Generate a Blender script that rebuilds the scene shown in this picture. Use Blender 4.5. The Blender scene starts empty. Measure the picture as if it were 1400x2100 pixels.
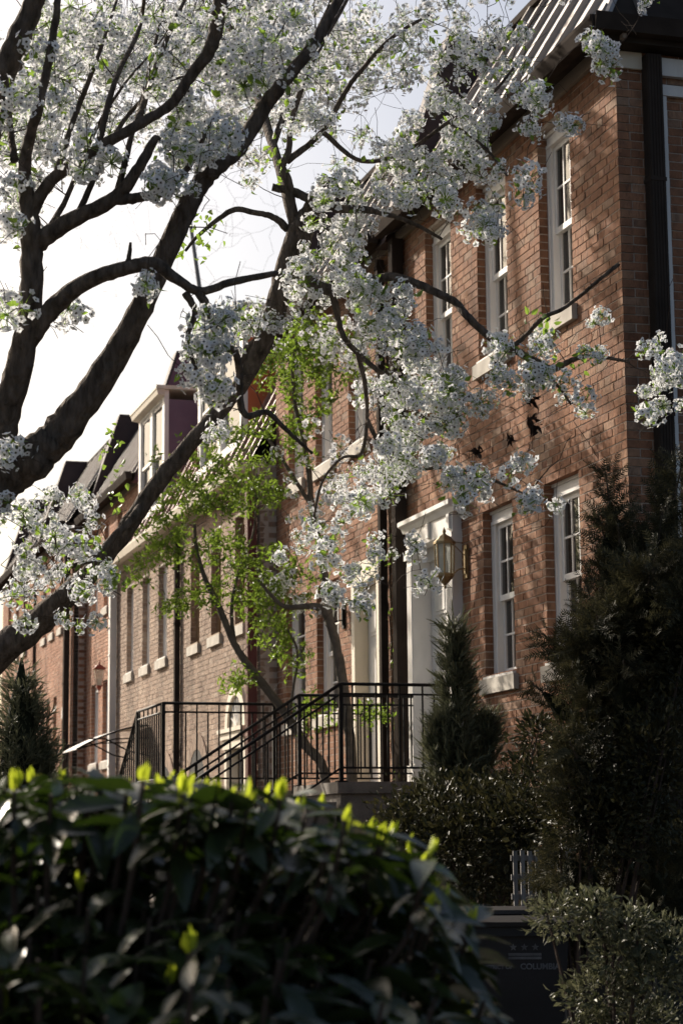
import bpy, bmesh, math, random
import numpy as np
from mathutils import Vector, Matrix, Euler

RNG = np.random.default_rng(11)
random.seed(11)
R = math.radians
SC = bpy.context.scene
COL = SC.collection

# ------------------------------------------------------------------ camera
F_PX, YAW, PITCH, ROLL = 4200.0, R(16.57), R(9.25), R(0.5)
EYE = np.array([0.0, 0.0, 1.6])
fw = np.array([math.sin(YAW) * math.cos(PITCH), math.cos(YAW) * math.cos(PITCH), math.sin(PITCH)])
rt0 = np.array([math.cos(YAW), -math.sin(YAW), 0.0])
up0 = np.cross(rt0, fw)
rt = rt0 * math.cos(ROLL) - up0 * math.sin(ROLL)
up = up0 * math.cos(ROLL) + rt0 * math.sin(ROLL)
cam_d = bpy.data.cameras.new("camera")
cam = bpy.data.objects.new("camera", cam_d)
COL.objects.link(cam)
cam.matrix_world = Matrix(((rt[0], up[0], -fw[0], EYE[0]), (rt[1], up[1], -fw[1], EYE[1]),
                           (rt[2], up[2], -fw[2], EYE[2]), (0, 0, 0, 1)))
cam_d.sensor_fit = 'VERTICAL'
cam_d.sensor_height = 36.0
cam_d.sensor_width = 24.0
cam_d.lens = F_PX / 2100.0 * 36.0
cam_d.clip_start = 0.05
cam_d.clip_end = 3000.0
cam_d.dof.use_dof = True
cam_d.dof.focus_distance = 12.0
cam_d.dof.aperture_fstop = 5.2
SC.camera = cam

# ------------------------------------------------------------------ light
SUN_AZ, SUN_EL = R(25.0), R(28.0)          # azimuth measured from +Y towards -X
world = bpy.data.worlds.new("World")
SC.world = world
world.use_nodes = True
wn = world.node_tree
wn.nodes.clear()
sky = wn.nodes.new('ShaderNodeTexSky')
sky.sky_type = 'NISHITA'
sky.sun_disc = False
sky.sun_elevation = SUN_EL
sky.sun_rotation = -SUN_AZ
sky.air_density = 1.0
sky.dust_density = 5.0
sky.ozone_density = 1.0
bg = wn.nodes.new('ShaderNodeBackground')
bg.inputs['Strength'].default_value = 0.088
wo = wn.nodes.new('ShaderNodeOutputWorld')
wn.links.new(sky.outputs[0], bg.inputs[0])
wn.links.new(bg.outputs[0], wo.inputs[0])
sun_d = bpy.data.lights.new("sun", 'SUN')
sun_d.energy = 5.0
sun_d.angle = R(0.5)
sun_d.color = (1.0, 0.90, 0.77)
sun = bpy.data.objects.new("sun", sun_d)
COL.objects.link(sun)
sdir = Vector((-math.sin(SUN_AZ) * math.cos(SUN_EL), math.cos(SUN_AZ) * math.cos(SUN_EL), math.sin(SUN_EL)))
sun.rotation_euler = sdir.to_track_quat('Z', 'Y').to_euler()
sun.location = (-8, 20, 25)
SC.view_settings.view_transform = 'Standard'
SC.view_settings.look = 'None'
SC.view_settings.exposure = 0.64
SC.view_settings.gamma = 1.0
SC.view_settings.use_curve_mapping = False
SC.cycles.max_bounces = 8
SC.cycles.transparent_max_bounces = 8
SC.cycles.use_denoising = True

# ------------------------------------------------------------------ helpers
def at(x, y, d):
    """point d metres deep along the view axis for a point of the photograph"""
    return EYE + (fw + rt * (x - 700) / F_PX - up * (y - 1050) / F_PX) * d

def project(P):
    P = np.atleast_2d(np.asarray(P, float)) - EYE
    z = P @ fw
    return 700 + F_PX * (P @ rt) / z, 1050 - F_PX * (P @ up) / z, z

WLOC = {}
def tag(o, label=None, cat=None, group=None, kind=None):
    if label: o['label'] = label
    if cat: o['category'] = cat
    if group: o['group'] = group
    if kind: o['kind'] = kind
    return o

def empty(name, loc, parent=None):
    o = bpy.data.objects.new(name, None)
    o.empty_display_size = 0.2
    COL.objects.link(o)
    loc = Vector(loc)
    WLOC[o.name] = loc
    if parent:
        o.parent = parent
        o.location = loc - WLOC[parent.name]
    else:
        o.location = loc
    return o

def link_mesh(name, me, parent=None, loc=(0, 0, 0), scale=None, rot=None):
    o = bpy.data.objects.new(name, me)
    COL.objects.link(o)
    loc = Vector(loc)
    WLOC[o.name] = loc
    if parent:
        o.parent = parent
        o.location = loc - WLOC[parent.name]
    else:
        o.location = loc
    if scale is not None: o.scale = scale
    if rot is not None: o.rotation_euler = rot
    return o

class MB:
    def __init__(s):
        s.v = []; s.f = []; s.m = []; s.n = 0
    def add(s, verts, faces, mi=0):
        for f in faces:
            s.f.append(tuple(i + s.n for i in f)); s.m.append(mi)
        s.v.extend([tuple(map(float, p)) for p in verts]); s.n += len(verts)
        return s
    def box(s, a, b, mi=0):
        x0, y0, z0 = a; x1, y1, z1 = b
        if x0 > x1: x0, x1 = x1, x0
        if y0 > y1: y0, y1 = y1, y0
        if z0 > z1: z0, z1 = z1, z0
        V = [(x0, y0, z0), (x1, y0, z0), (x1, y1, z0), (x0, y1, z0), (x0, y0, z1), (x1, y0, z1), (x1, y1, z1), (x0, y1, z1)]
        return s.add(V, [(0, 3, 2, 1), (4, 5, 6, 7), (0, 1, 5, 4), (1, 2, 6, 5), (2, 3, 7, 6), (3, 0, 4, 7)], mi)
    def prism(s, poly, y0, y1, mi=0):
        """poly: list of (x, z), extruded along y"""
        n = len(poly)
        V = [(x, y0, z) for x, z in poly] + [(x, y1, z) for x, z in poly]
        Fc = [tuple(range(n)), tuple(range(2 * n - 1, n - 1, -1))]
        for i in range(n):
            j = (i + 1) % n
            Fc.append((i, i + n, j + n, j))
        return s.add(V, Fc, mi)
    def prism_x(s, poly, x0, x1, mi=0):
        """poly: list of (y, z), extruded along x"""
        n = len(poly)
        V = [(x0, y, z) for y, z in poly] + [(x1, y, z) for y, z in poly]
        Fc = [tuple(range(n)), tuple(range(2 * n - 1, n - 1, -1))]
        for i in range(n):
            j = (i + 1) % n
            Fc.append((i, i + n, j + n, j))
        return s.add(V, Fc, mi)
    def tube(s, pts, rad, k=8, mi=0, cap=True, wob=0.0):
        P = np.asarray(pts, float)
        n = len(P)
        rad = np.broadcast_to(np.asarray(rad, float), (n,))
        T = np.gradient(P, axis=0)
        T /= np.linalg.norm(T, axis=1)[:, None] + 1e-9
        ref = np.array([0, 0, 1.0]) if abs(T[0][2]) < 0.9 else np.array([1.0, 0, 0])
        u = np.cross(T[0], ref); u /= np.linalg.norm(u)
        a = np.arange(k) * 2 * math.pi / k
        V = []
        for i in range(n):
            u = u - T[i] * (u @ T[i]); u /= np.linalg.norm(u) + 1e-9
            w = np.cross(T[i], u)
            r = rad[i] * (1 + wob * RNG.normal(size=k)) if wob else rad[i] * np.ones(k)
            V.append(P[i] + r[:, None] * (np.cos(a)[:, None] * u + np.sin(a)[:, None] * w))
        V = np.concatenate(V)
        Fc = []
        for i in range(n - 1):
            for j in range(k):
                q = (j + 1) % k
                Fc.append((i * k + j, i * k + q, (i + 1) * k + q, (i + 1) * k + j))
        if cap:
            Fc.append(tuple(range(k - 1, -1, -1)))
            Fc.append(tuple((n - 1) * k + j for j in range(k)))
        return s.add(V, Fc, mi)
    def lathe(s, c, prof, k=12, mi=0, phase=0.0):
        """prof: list of (r, z) about vertical axis through c"""
        V = []; Fc = []
        for r, z in prof:
            for j in range(k):
                a = phase + 2 * math.pi * j / k
                V.append((c[0] + r * math.cos(a), c[1] + r * math.sin(a), c[2] + z))
        n = len(prof)
        for i in range(n - 1):
            for j in range(k):
                q = (j + 1) % k
                Fc.append((i * k + j, i * k + q, (i + 1) * k + q, (i + 1) * k + j))
        Fc.append(tuple(range(k - 1, -1, -1)))
        Fc.append(tuple((n - 1) * k + j for j in range(k)))
        return s.add(V, Fc, mi)
    def mesh(s, name, mats, off=(0, 0, 0), smooth=False):
        me = bpy.data.meshes.new(name)
        o = Vector(off)
        me.from_pydata([(x - o[0], y - o[1], z - o[2]) for x, y, z in s.v], [], s.f)
        if not isinstance(mats, (list, tuple)): mats = [mats]
        for m in mats: me.materials.append(m)
        if len(mats) > 1: me.polygons.foreach_set('material_index', s.m)
        if smooth: me.polygons.foreach_set('use_smooth', [True] * len(me.polygons))
        me.update()
        return me
    def build(s, name, mats, parent=None, smooth=False, loc=None):
        if loc is None:
            loc = WLOC[parent.name] if parent else Vector((0, 0, 0))
        return link_mesh(name, s.mesh(name, mats, loc, smooth), parent, loc)

def np_mesh(name, V, F, mats, mi=None, smooth=False):
    """fast mesh from arrays; F is (n, 3) or (n, 4)"""
    V = np.ascontiguousarray(V, np.float32); F = np.ascontiguousarray(F, np.int32)
    k = F.shape[1]
    me = bpy.data.meshes.new(name)
    me.vertices.add(len(V)); me.vertices.foreach_set('co', V.ravel())
    me.loops.add(F.size); me.loops.foreach_set('vertex_index', F.ravel())
    me.polygons.add(len(F)); me.polygons.foreach_set('loop_start', np.arange(0, F.size, k, dtype=np.int32))
    if not isinstance(mats, (list, tuple)): mats = [mats]
    for m in mats: me.materials.append(m)
    if mi is not None: me.polygons.foreach_set('material_index', np.ascontiguousarray(mi, np.int32))
    me.polygons.foreach_set('use_smooth', np.full(len(F), bool(smooth)))
    me.update(calc_edges=True)
    return me

def scatter(tv, tf, pos, M, tmi=None):
    """copies of a template at pos with 3x3 matrices M"""
    tv = np.asarray(tv, float); tf = np.asarray(tf)
    V = np.einsum('nij,vj->nvi', M, tv) + pos[:, None, :]
    F = tf[None] + (np.arange(len(pos)) * len(tv))[:, None, None]
    mi = np.tile(tmi, len(pos)) if tmi is not None else None
    return V.reshape(-1, 3), F.reshape(-1, tf.shape[1]), mi

def rand_dirs(n, up_bias=0.0):
    d = RNG.normal(size=(n, 3)); d[:, 2] += up_bias
    return d / np.linalg.norm(d, axis=1)[:, None]

def frames(dirs, spin=None):
    """matrices whose z axis is dirs; random spin"""
    n = len(dirs)
    ref = np.where(np.abs(dirs[:, 2:3]) < 0.9, np.array([[0, 0, 1.0]]), np.array([[1.0, 0, 0]]))
    u = np.cross(ref, dirs); u /= np.linalg.norm(u, axis=1)[:, None]
    w = np.cross(dirs, u)
    a = RNG.uniform(0, 2 * math.pi, n) if spin is None else spin
    c, s_ = np.cos(a)[:, None], np.sin(a)[:, None]
    x = u * c + w * s_; y = -u * s_ + w * c
    return np.stack([x, y, dirs], axis=2)

# ------------------------------------------------------------------ materials
def mat_new(name):
    m = bpy.data.materials.new(name)
    m.use_nodes = True
    nt = m.node_tree
    b = nt.nodes['Principled BSDF']
    return m, nt, b

def N(nt, t, **kw):
    n = nt.nodes.new(t)
    for k, v in kw.items(): setattr(n, k, v)
    return n

def ramp(nt, fac, stops):
    r = N(nt, 'ShaderNodeValToRGB')
    el = r.color_ramp.elements
    while len(el) > 1: el.remove(el[-1])
    el[0].position = stops[0][0]; el[0].color = (*stops[0][1], 1)
    for p, c in stops[1:]:
        e = el.new(p); e.color = (*c, 1)
    nt.links.new(fac, r.inputs[0])
    return r.outputs[0]

def noise_mat(name, c1, c2, scale=6.0, rough=0.7, bump=0.3, bscale=40.0, metal=0.0, spec=0.3, detail=6.0, stretch=None, bdist=0.01):
    m, nt, b = mat_new(name)
    tc = N(nt, 'ShaderNodeTexCoord')
    src = tc.outputs['Object']
    if stretch:
        mp = N(nt, 'ShaderNodeMapping'); mp.inputs['Scale'].default_value = stretch
        nt.links.new(src, mp.inputs[0]); src = mp.outputs[0]
    n1 = N(nt, 'ShaderNodeTexNoise'); n1.inputs['Scale'].default_value = scale; n1.inputs['Detail'].default_value = detail
    nt.links.new(src, n1.inputs['Vector'])
    nt.links.new(ramp(nt, n1.outputs[0], [(0.3, c1), (0.7, c2)]), b.inputs['Base Color'])
    n2 = N(nt, 'ShaderNodeTexNoise'); n2.inputs['Scale'].default_value = bscale; n2.inputs['Detail'].default_value = 4
    nt.links.new(src, n2.inputs['Vector'])
    bp = N(nt, 'ShaderNodeBump'); bp.inputs['Strength'].default_value = bump; bp.inputs['Distance'].default_value = bdist
    nt.links.new(n2.outputs[0], bp.inputs['Height']); nt.links.new(bp.outputs[0], b.inputs['Normal'])
    b.inputs['Roughness'].default_value = rough; b.inputs['Metallic'].default_value = metal
    b.inputs['Specular IOR Level'].default_value = spec
    return m

def brick_mat(name, stops, dirt=(0.05, 0.035, 0.03)):
    m, nt, b = mat_new(name)
    oi = N(nt, 'ShaderNodeObjectInfo'); ge = N(nt, 'ShaderNodeNewGeometry')
    add = N(nt, 'ShaderNodeMath', operation='ADD')
    nt.links.new(oi.outputs['Random'], add.inputs[0]); nt.links.new(ge.outputs['Random Per Island'], add.inputs[1])
    fr = N(nt, 'ShaderNodeMath', operation='FRACT'); nt.links.new(add.outputs[0], fr.inputs[0])
    base = ramp(nt, fr.outputs[0], stops)
    n1 = N(nt, 'ShaderNodeTexNoise'); n1.inputs['Scale'].default_value = 14; n1.inputs['Detail'].default_value = 6
    mp = N(nt, 'ShaderNodeMapping'); mp.inputs['Scale'].default_value = (1, 2.2, 0.7)
    nt.links.new(ge.outputs['Position'], mp.inputs[0]); nt.links.new(mp.outputs[0], n1.inputs['Vector'])
    mx = N(nt, 'ShaderNodeMix', data_type='RGBA'); mx.blend_type = 'MIX'
    f = ramp(nt, n1.outputs[0], [(0.42, (0, 0, 0)), (0.75, (0.55, 0.55, 0.55))])
    nt.links.new(f, mx.inputs['Factor']); nt.links.new(base, mx.inputs['A']); mx.inputs['B'].default_value = (*dirt, 1)
    n3 = N(nt, 'ShaderNodeTexNoise'); n3.inputs['Scale'].default_value = 1.6; n3.inputs['Detail'].default_value = 6; n3.inputs['Roughness'].default_value = .65
    mp3 = N(nt, 'ShaderNodeMapping'); mp3.inputs['Scale'].default_value = (1, 1.3, 0.45)
    nt.links.new(ge.outputs['Position'], mp3.inputs[0]); nt.links.new(mp3.outputs[0], n3.inputs['Vector'])
    mx2 = N(nt, 'ShaderNodeMix', data_type='RGBA'); mx2.blend_type = 'MULTIPLY'; mx2.inputs['Factor'].default_value = 1
    nt.links.new(mx.outputs['Result'], mx2.inputs['A'])
    nt.links.new(ramp(nt, n3.outputs[0], [(0.28, (0.50, 0.48, 0.47)), (0.5, (0.95, 0.94, 0.93)), (0.72, (1.3, 1.28, 1.25))]), mx2.inputs['B'])
    nt.links.new(mx2.outputs['Result'], b.inputs['Base Color'])
    n2 = N(nt, 'ShaderNodeTexNoise'); n2.inputs['Scale'].default_value = 62; n2.inputs['Detail'].default_value = 6
    mp2 = N(nt, 'ShaderNodeMapping'); mp2.inputs['Scale'].default_value = (1, 1.6, 0.35)
    nt.links.new(ge.outputs['Position'], mp2.inputs[0]); nt.links.new(mp2.outputs[0], n2.inputs['Vector'])
    bp = N(nt, 'ShaderNodeBump'); bp.inputs['Strength'].default_value = 0.9; bp.inputs['Distance'].default_value = 0.012
    nt.links.new(n2.outputs[0], bp.inputs['Height']); nt.links.new(bp.outputs[0], b.inputs['Normal'])
    b.inputs['Roughness'].default_value = 0.85; b.inputs['Specular IOR Level'].default_value = 0.15
    return m

def leaf_mat(name, c1, c2, trans=0.4, tcol=None, rough=0.45, spec=0.4, centre=None):
    """two sided leaf: diffuse/gloss mixed with light passing through"""
    m, nt, b = mat_new(name)
    oi = N(nt, 'ShaderNodeObjectInfo'); ge = N(nt, 'ShaderNodeNewGeometry')
    add = N(nt, 'ShaderNodeMath', operation='ADD')
    nt.links.new(oi.outputs['Random'], add.inputs[0]); nt.links.new(ge.outputs['Random Per Island'], add.inputs[1])
    fr = N(nt, 'ShaderNodeMath', operation='FRACT'); nt.links.new(add.outputs[0], fr.inputs[0])
    col = ramp(nt, fr.outputs[0], [(0.0, c1), (1.0, c2)])
    nt.links.new(col, b.inputs['Base Color'])
    b.inputs['Roughness'].default_value = rough; b.inputs['Specular IOR Level'].default_value = spec
    tr = N(nt, 'ShaderNodeBsdfTranslucent')
    if tcol: tr.inputs[0].default_value = (*tcol, 1)
    else: nt.links.new(col, tr.inputs[0])
    mx = N(nt, 'ShaderNodeMixShader'); mx.inputs[0].default_value = trans
    nt.links.new(b.outputs[0], mx.inputs[1]); nt.links.new(tr.outputs[0], mx.inputs[2])
    nt.links.new(mx.outputs[0], nt.nodes['Material Output'].inputs[0])
    return m

M = {}
M['brick_red'] = brick_mat('brick_red', [(0, (0.225, 0.106, 0.060)), (0.3, (0.305, 0.155, 0.092)), (0.6, (0.26, 0.127, 0.073)), (0.85, (0.345, 0.198, 0.124)), (0.95, (0.305, 0.205, 0.145)), (1, (0.18, 0.080, 0.048))])
M['brick_orange'] = brick_mat('brick_orange', [(0, (0.36, 0.18, 0.11)), (0.4, (0.46, 0.25, 0.165)), (0.7, (0.39, 0.21, 0.14)), (1, (0.50, 0.31, 0.22))])
M['brick_tan'] = brick_mat('brick_tan', [(0, (0.29, 0.205, 0.155)), (0.35, (0.38, 0.285, 0.218)), (0.7, (0.33, 0.235, 0.178)), (1, (0.43, 0.34, 0.27))], dirt=(0.10, 0.075, 0.065))
M['mortar'] = noise_mat('mortar', (0.33, 0.275, 0.23), (0.47, 0.40, 0.345), 8, 0.95, 0.5, 80, spec=0.05)
M['mortar_pale'] = noise_mat('mortar_pale', (0.36, 0.31, 0.27), (0.5, 0.44, 0.38), 8, 0.95, 0.5, 80, spec=0.05)
M['white_paint'] = noise_mat('white_paint', (0.62, 0.60, 0.57), (0.78, 0.76, 0.73), 5, 0.55, 0.15, 30, stretch=(1, 1, 0.3))
M['cream_paint'] = noise_mat('cream_paint', (0.55, 0.49, 0.40), (0.66, 0.60, 0.50), 5, 0.6, 0.15, 30, stretch=(1, 1, 0.3))
M['brown_joinery'] = noise_mat('brown_joinery', (0.20, 0.13, 0.075), (0.28, 0.19, 0.11), 6, 0.6, 0.2, 30, stretch=(1, 1, 0.3))  # brown tone for the fanlight house's casings and sashes
M['limestone'] = noise_mat('limestone', (0.38, 0.345, 0.295), (0.52, 0.48, 0.415), 7, 0.85, 0.35, 60)
M['concrete'] = noise_mat('concrete', (0.16, 0.14, 0.12), (0.25, 0.222, 0.19), 9, 0.9, 0.5, 90)
M['roof_metal'] = noise_mat('roof_metal', (0.33, 0.30, 0.28), (0.46, 0.42, 0.39), 3, 0.46, 0.1, 20, metal=0.45, spec=0.5, stretch=(1, 1, 0.25))
M['roof_rust'] = noise_mat('roof_rust', (0.26, 0.13, 0.11), (0.35, 0.19, 0.16), 3, 0.4, 0.1, 20, spec=0.7, stretch=(1, 1, 0.25))
M['seam_dark'] = noise_mat('seam_dark', (0.27, 0.24, 0.22), (0.36, 0.33, 0.30), 3, 0.46, 0.1, 20, metal=0.45, spec=0.5, stretch=(1, 1, 0.25))
M['seam_rust'] = noise_mat('seam_rust', (0.20, 0.125, 0.11), (0.27, 0.175, 0.155), 3, 0.46, 0.1, 20, metal=0.3, spec=0.5)
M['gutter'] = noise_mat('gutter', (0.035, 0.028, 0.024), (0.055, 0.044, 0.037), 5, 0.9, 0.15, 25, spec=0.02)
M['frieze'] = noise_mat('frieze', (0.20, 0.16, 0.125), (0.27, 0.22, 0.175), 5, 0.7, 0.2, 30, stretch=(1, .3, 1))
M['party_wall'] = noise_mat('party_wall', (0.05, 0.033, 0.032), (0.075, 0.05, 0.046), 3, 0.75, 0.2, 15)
M['party_purple'] = noise_mat('party_purple', (0.13, 0.06, 0.085), (0.17, 0.085, 0.115), 3, 0.75, 0.2, 15)
M['mauve'] = noise_mat('mauve', (0.13, 0.085, 0.125), (0.175, 0.12, 0.165), 3, 0.7, 0.1, 15)
M['orange_paint'] = noise_mat('orange_paint', (0.52, 0.14, 0.06), (0.62, 0.19, 0.08), 3, 0.7, 0.1, 15)
M['iron'] = noise_mat('iron', (0.012, 0.011, 0.011), (0.022, 0.020, 0.019), 9, 0.6, 0.2, 60, spec=0.12)
M['spout_red'] = noise_mat('spout_red', (0.10, 0.030, 0.030), (0.14, 0.045, 0.042), 5, 0.5, 0.1, 25)
M['lantern_red'] = noise_mat('lantern_red', (0.22, 0.055, 0.040), (0.30, 0.08, 0.055), 9, 0.5, 0.2, 60)
M['brass'] = noise_mat('brass', (0.24, 0.18, 0.09), (0.36, 0.28, 0.16), 20, 0.38, 0.25, 80, metal=0.85)
M['bark'] = noise_mat('bark', (0.050, 0.040, 0.032), (0.16, 0.128, 0.104), 30, 0.92, 1.0, 42, spec=0.1, stretch=(1, 1, 0.30), bdist=0.05)
M['bark_grey'] = noise_mat('bark_grey', (0.10, 0.085, 0.07), (0.16, 0.135, 0.11), 12, 0.9, 0.8, 40, spec=0.1, bdist=0.02)
M['bark_pale'] = noise_mat('bark_pale', (0.22, 0.21, 0.20), (0.32, 0.30, 0.28), 5, 0.9, 0.3, 40, spec=0.1)
M['twig'] = noise_mat('twig', (0.045, 0.032, 0.025), (0.075, 0.053, 0.042), 12, 0.85, 0.3, 60, spec=0.15)
M['soil'] = noise_mat('soil', (0.030, 0.022, 0.016), (0.060, 0.045, 0.032), 4, 0.95, 1.0, 30, spec=0.1, bdist=0.03)
M['asphalt'] = noise_mat('asphalt', (0.040, 0.039, 0.038), (0.060, 0.058, 0.056), 3, 0.9, 0.6, 120, spec=0.2)
M['paving'] = noise_mat('paving', (0.20, 0.185, 0.165), (0.27, 0.25, 0.225), 3, 0.9, 0.5, 60, spec=0.2)
M['bin_plastic'] = noise_mat('bin_plastic', (0.010, 0.010, 0.011), (0.018, 0.018, 0.020), 4, 0.5, 0.2, 60, spec=0.2)
M['bin_print'] = noise_mat('bin_print', (0.055, 0.055, 0.058), (0.11, 0.11, 0.115), 20, 0.6, 0.05, 60)
M['weathered_white'] = noise_mat('weathered_white', (0.12, 0.112, 0.108), (0.26, 0.245, 0.235), 9, 0.8, 0.4, 50, stretch=(1, 1, 0.2))
M['screen'] = noise_mat('screen', (0.10, 0.095, 0.09), (0.14, 0.13, 0.125), 60, 0.6, 0.1, 100)
M['pear_petal'] = leaf_mat('pear_petal', (0.78, 0.79, 0.83), (0.87, 0.87, 0.88), 0.42, (0.79, 0.80, 0.82), 0.6, 0.15)
M['pear_centre'] = leaf_mat('pear_centre', (0.035, 0.026, 0.022), (0.10, 0.085, 0.045), 0.05, None, 0.8, 0.05)
M['pear_leaf'] = leaf_mat('pear_leaf', (0.06, 0.115, 0.022), (0.12, 0.19, 0.035), 0.5, (0.24, 0.37, 0.05), 0.4, 0.35)
M['shrub_leaf'] = leaf_mat('shrub_leaf', (0.022, 0.050, 0.010), (0.10, 0.155, 0.026), 0.48, (0.22, 0.33, 0.04), 0.40, 0.3)
M['aucuba_leaf'] = leaf_mat('aucuba_leaf', (0.014, 0.020, 0.009), (0.034, 0.046, 0.015), 0.07, (0.08, 0.15, 0.015), 0.25, 0.35)
M['aucuba_bud'] = leaf_mat('aucuba_bud', (0.26, 0.33, 0.03), (0.38, 0.43, 0.045), 0.5, (0.52, 0.60, 0.04), 0.35, 0.4)
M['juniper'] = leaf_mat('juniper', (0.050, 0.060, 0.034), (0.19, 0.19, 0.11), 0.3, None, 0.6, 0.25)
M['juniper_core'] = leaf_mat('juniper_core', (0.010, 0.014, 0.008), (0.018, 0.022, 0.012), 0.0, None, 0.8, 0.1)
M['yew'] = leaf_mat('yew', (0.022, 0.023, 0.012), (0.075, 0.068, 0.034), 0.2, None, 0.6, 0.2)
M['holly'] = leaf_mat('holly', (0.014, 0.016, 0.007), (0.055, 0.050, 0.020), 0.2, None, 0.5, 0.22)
M['spindle'] = leaf_mat('spindle', (0.03, 0.036, 0.016), (0.15, 0.15, 0.085), 0.3, None, 0.42, 0.3)
M['dead_leaf'] = leaf_mat('dead_leaf', (0.020, 0.012, 0.010), (0.045, 0.027, 0.020), 0.1, None, 0.8, 0.1)
M['yellow_plate'] = noise_mat('yellow_plate', (0.5, 0.5, 0.46), (0.6, 0.6, 0.56), 9, 0.5, 0.1, 30)

def glass_mat(name, tint, alpha):
    m, nt, b = mat_new(name)
    b.inputs['Base Color'].default_value = (*tint, 1); b.inputs['Roughness'].default_value = 0.04
    b.inputs['Specular IOR Level'].default_value = 0.4
    ge = N(nt, 'ShaderNodeNewGeometry')
    n = N(nt, 'ShaderNodeTexNoise'); n.inputs['Scale'].default_value = 1.6; n.inputs['Detail'].default_value = 2
    nt.links.new(ge.outputs['Position'], n.inputs['Vector'])
    bp = N(nt, 'ShaderNodeBump'); bp.inputs['Strength'].default_value = 0.12; bp.inputs['Distance'].default_value = 0.05
    nt.links.new(n.outputs[0], bp.inputs['Height']); nt.links.new(bp.outputs[0], b.inputs['Normal'])
    tr = N(nt, 'ShaderNodeBsdfTransparent'); tr.inputs[0].default_value = (0.8, 0.82, 0.8, 1)
    mx = N(nt, 'ShaderNodeMixShader'); mx.inputs[0].default_value = alpha
    nt.links.new(b.outputs[0], mx.inputs[2]); nt.links.new(tr.outputs[0], mx.inputs[1])
    nt.links.new(mx.outputs[0], nt.nodes['Material Output'].inputs[0])
    return m
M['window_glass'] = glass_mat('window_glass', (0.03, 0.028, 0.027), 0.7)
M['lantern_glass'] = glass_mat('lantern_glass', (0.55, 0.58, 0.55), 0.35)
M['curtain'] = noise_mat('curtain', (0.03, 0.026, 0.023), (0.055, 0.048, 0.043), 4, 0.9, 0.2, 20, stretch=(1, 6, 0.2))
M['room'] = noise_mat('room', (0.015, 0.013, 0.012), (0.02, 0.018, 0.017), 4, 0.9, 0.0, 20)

# ------------------------------------------------------------------ ground
def ground_z(y):
    t = np.clip((np.asarray(y, float) - 9.0) / 18.0, 0, 1)
    return 1.5 * t * t * (3 - 2 * t)

def strip(name, x0, x1, dz, mat, ys, xs=2, noise=0.0):
    X = np.linspace(x0, x1, xs)
    V = []; Fc = []
    for y in ys:
        for x in X: V.append((x, y, float(ground_z(y)) + dz + noise * RNG.normal()))
    n = len(X)
    for i in range(len(ys) - 1):
        for j in range(n - 1):
            Fc.append((i * n + j, i * n + j + 1, (i + 1) * n + j + 1, (i + 1) * n + j))
    me = np_mesh(name, V, Fc, mat, smooth=True)
    return tag(link_mesh(name, me), kind='structure')

ys_far = np.concatenate([np.array([-1500, -300, -60, -20]), np.arange(-10, 60, 1.0), np.array([80, 160, 400, 1500])])
strip('ground', -1500, 1500, -0.03, M['soil'], ys_far, 8)
ys_near = np.arange(-12, 62, 0.7)
strip('planting_bed', -0.22, 1.25, 0.05, M['soil'], ys_near, 5, 0.012)
strip('front_garden', 2.95, 6.6, 0.06, M['soil'], ys_near, 9, 0.018)
strip('road', -9.0, -0.42, -0.016, M['asphalt'], ys_near, 4)
kb = MB()
kerb = empty('kerb', (-0.32, 0, 0)); tag(kerb, kind='structure')
for i in range(24):
    y0 = -12 + i * 3.0
    k = MB()
    z0, z1 = float(ground_z(y0)), float(ground_z(y0 + 2.985))
    k.add([(-0.42, y0, z0 - .2), (-0.23, y0, z0 - .2), (-0.23, y0 + 2.985, z1 - .2), (-0.42, y0 + 2.985, z1 - .2),
           (-0.42, y0, z0 + .10), (-0.23, y0, z0 + .11), (-0.23, y0 + 2.985, z1 + .11), (-0.42, y0 + 2.985, z1 + .10)],
          [(0, 3, 2, 1), (4, 5, 6, 7), (0, 1, 5, 4), (1, 2, 6, 5), (2, 3, 7, 6), (3, 0, 4, 7)])
    k.build('kerb_stone', M['concrete'], kerb)
walk = strip('sidewalk', 1.26, 2.94, 0.055, M['mortar'], ys_near, 3)
for i in range(46):
    y0 = -6 + i * 1.2
    k = MB()
    z0, z1 = float(ground_z(y0)) + .068, float(ground_z(y0 + 1.18)) + .068
    k.add([(1.27, y0, z0), (2.93, y0, z0), (2.93, y0 + 1.18, z1), (1.27, y0 + 1.18, z1)], [(0, 1, 2, 3)])
    k.build('paving_slab', M['paving'], walk)

# ------------------------------------------------------------------ houses
D = 6.23
CH = 0.0677                      # one brick course
BL, BH, JT = 0.203, 0.0575, 0.0102
UNIT = MB().box((-.5, -.5, -.5), (.5, .5, .5))
UNIT_MESH = {}
def unit_mesh(key):
    if key not in UNIT_MESH:
        me = UNIT.mesh('brick', M[key])
        UNIT_MESH[key] = me
    return UNIT_MESH[key]

def free_intervals(a, b, cuts):
    segs = [(a, b)]
    for c0, c1 in cuts:
        out = []
        for s0, s1 in segs:
            if c1 <= s0 or c0 >= s1: out.append((s0, s1)); continue
            if c0 > s0: out.append((s0, c0))
            if c1 < s1: out.append((c1, s1))
        segs = out
    return segs

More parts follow.
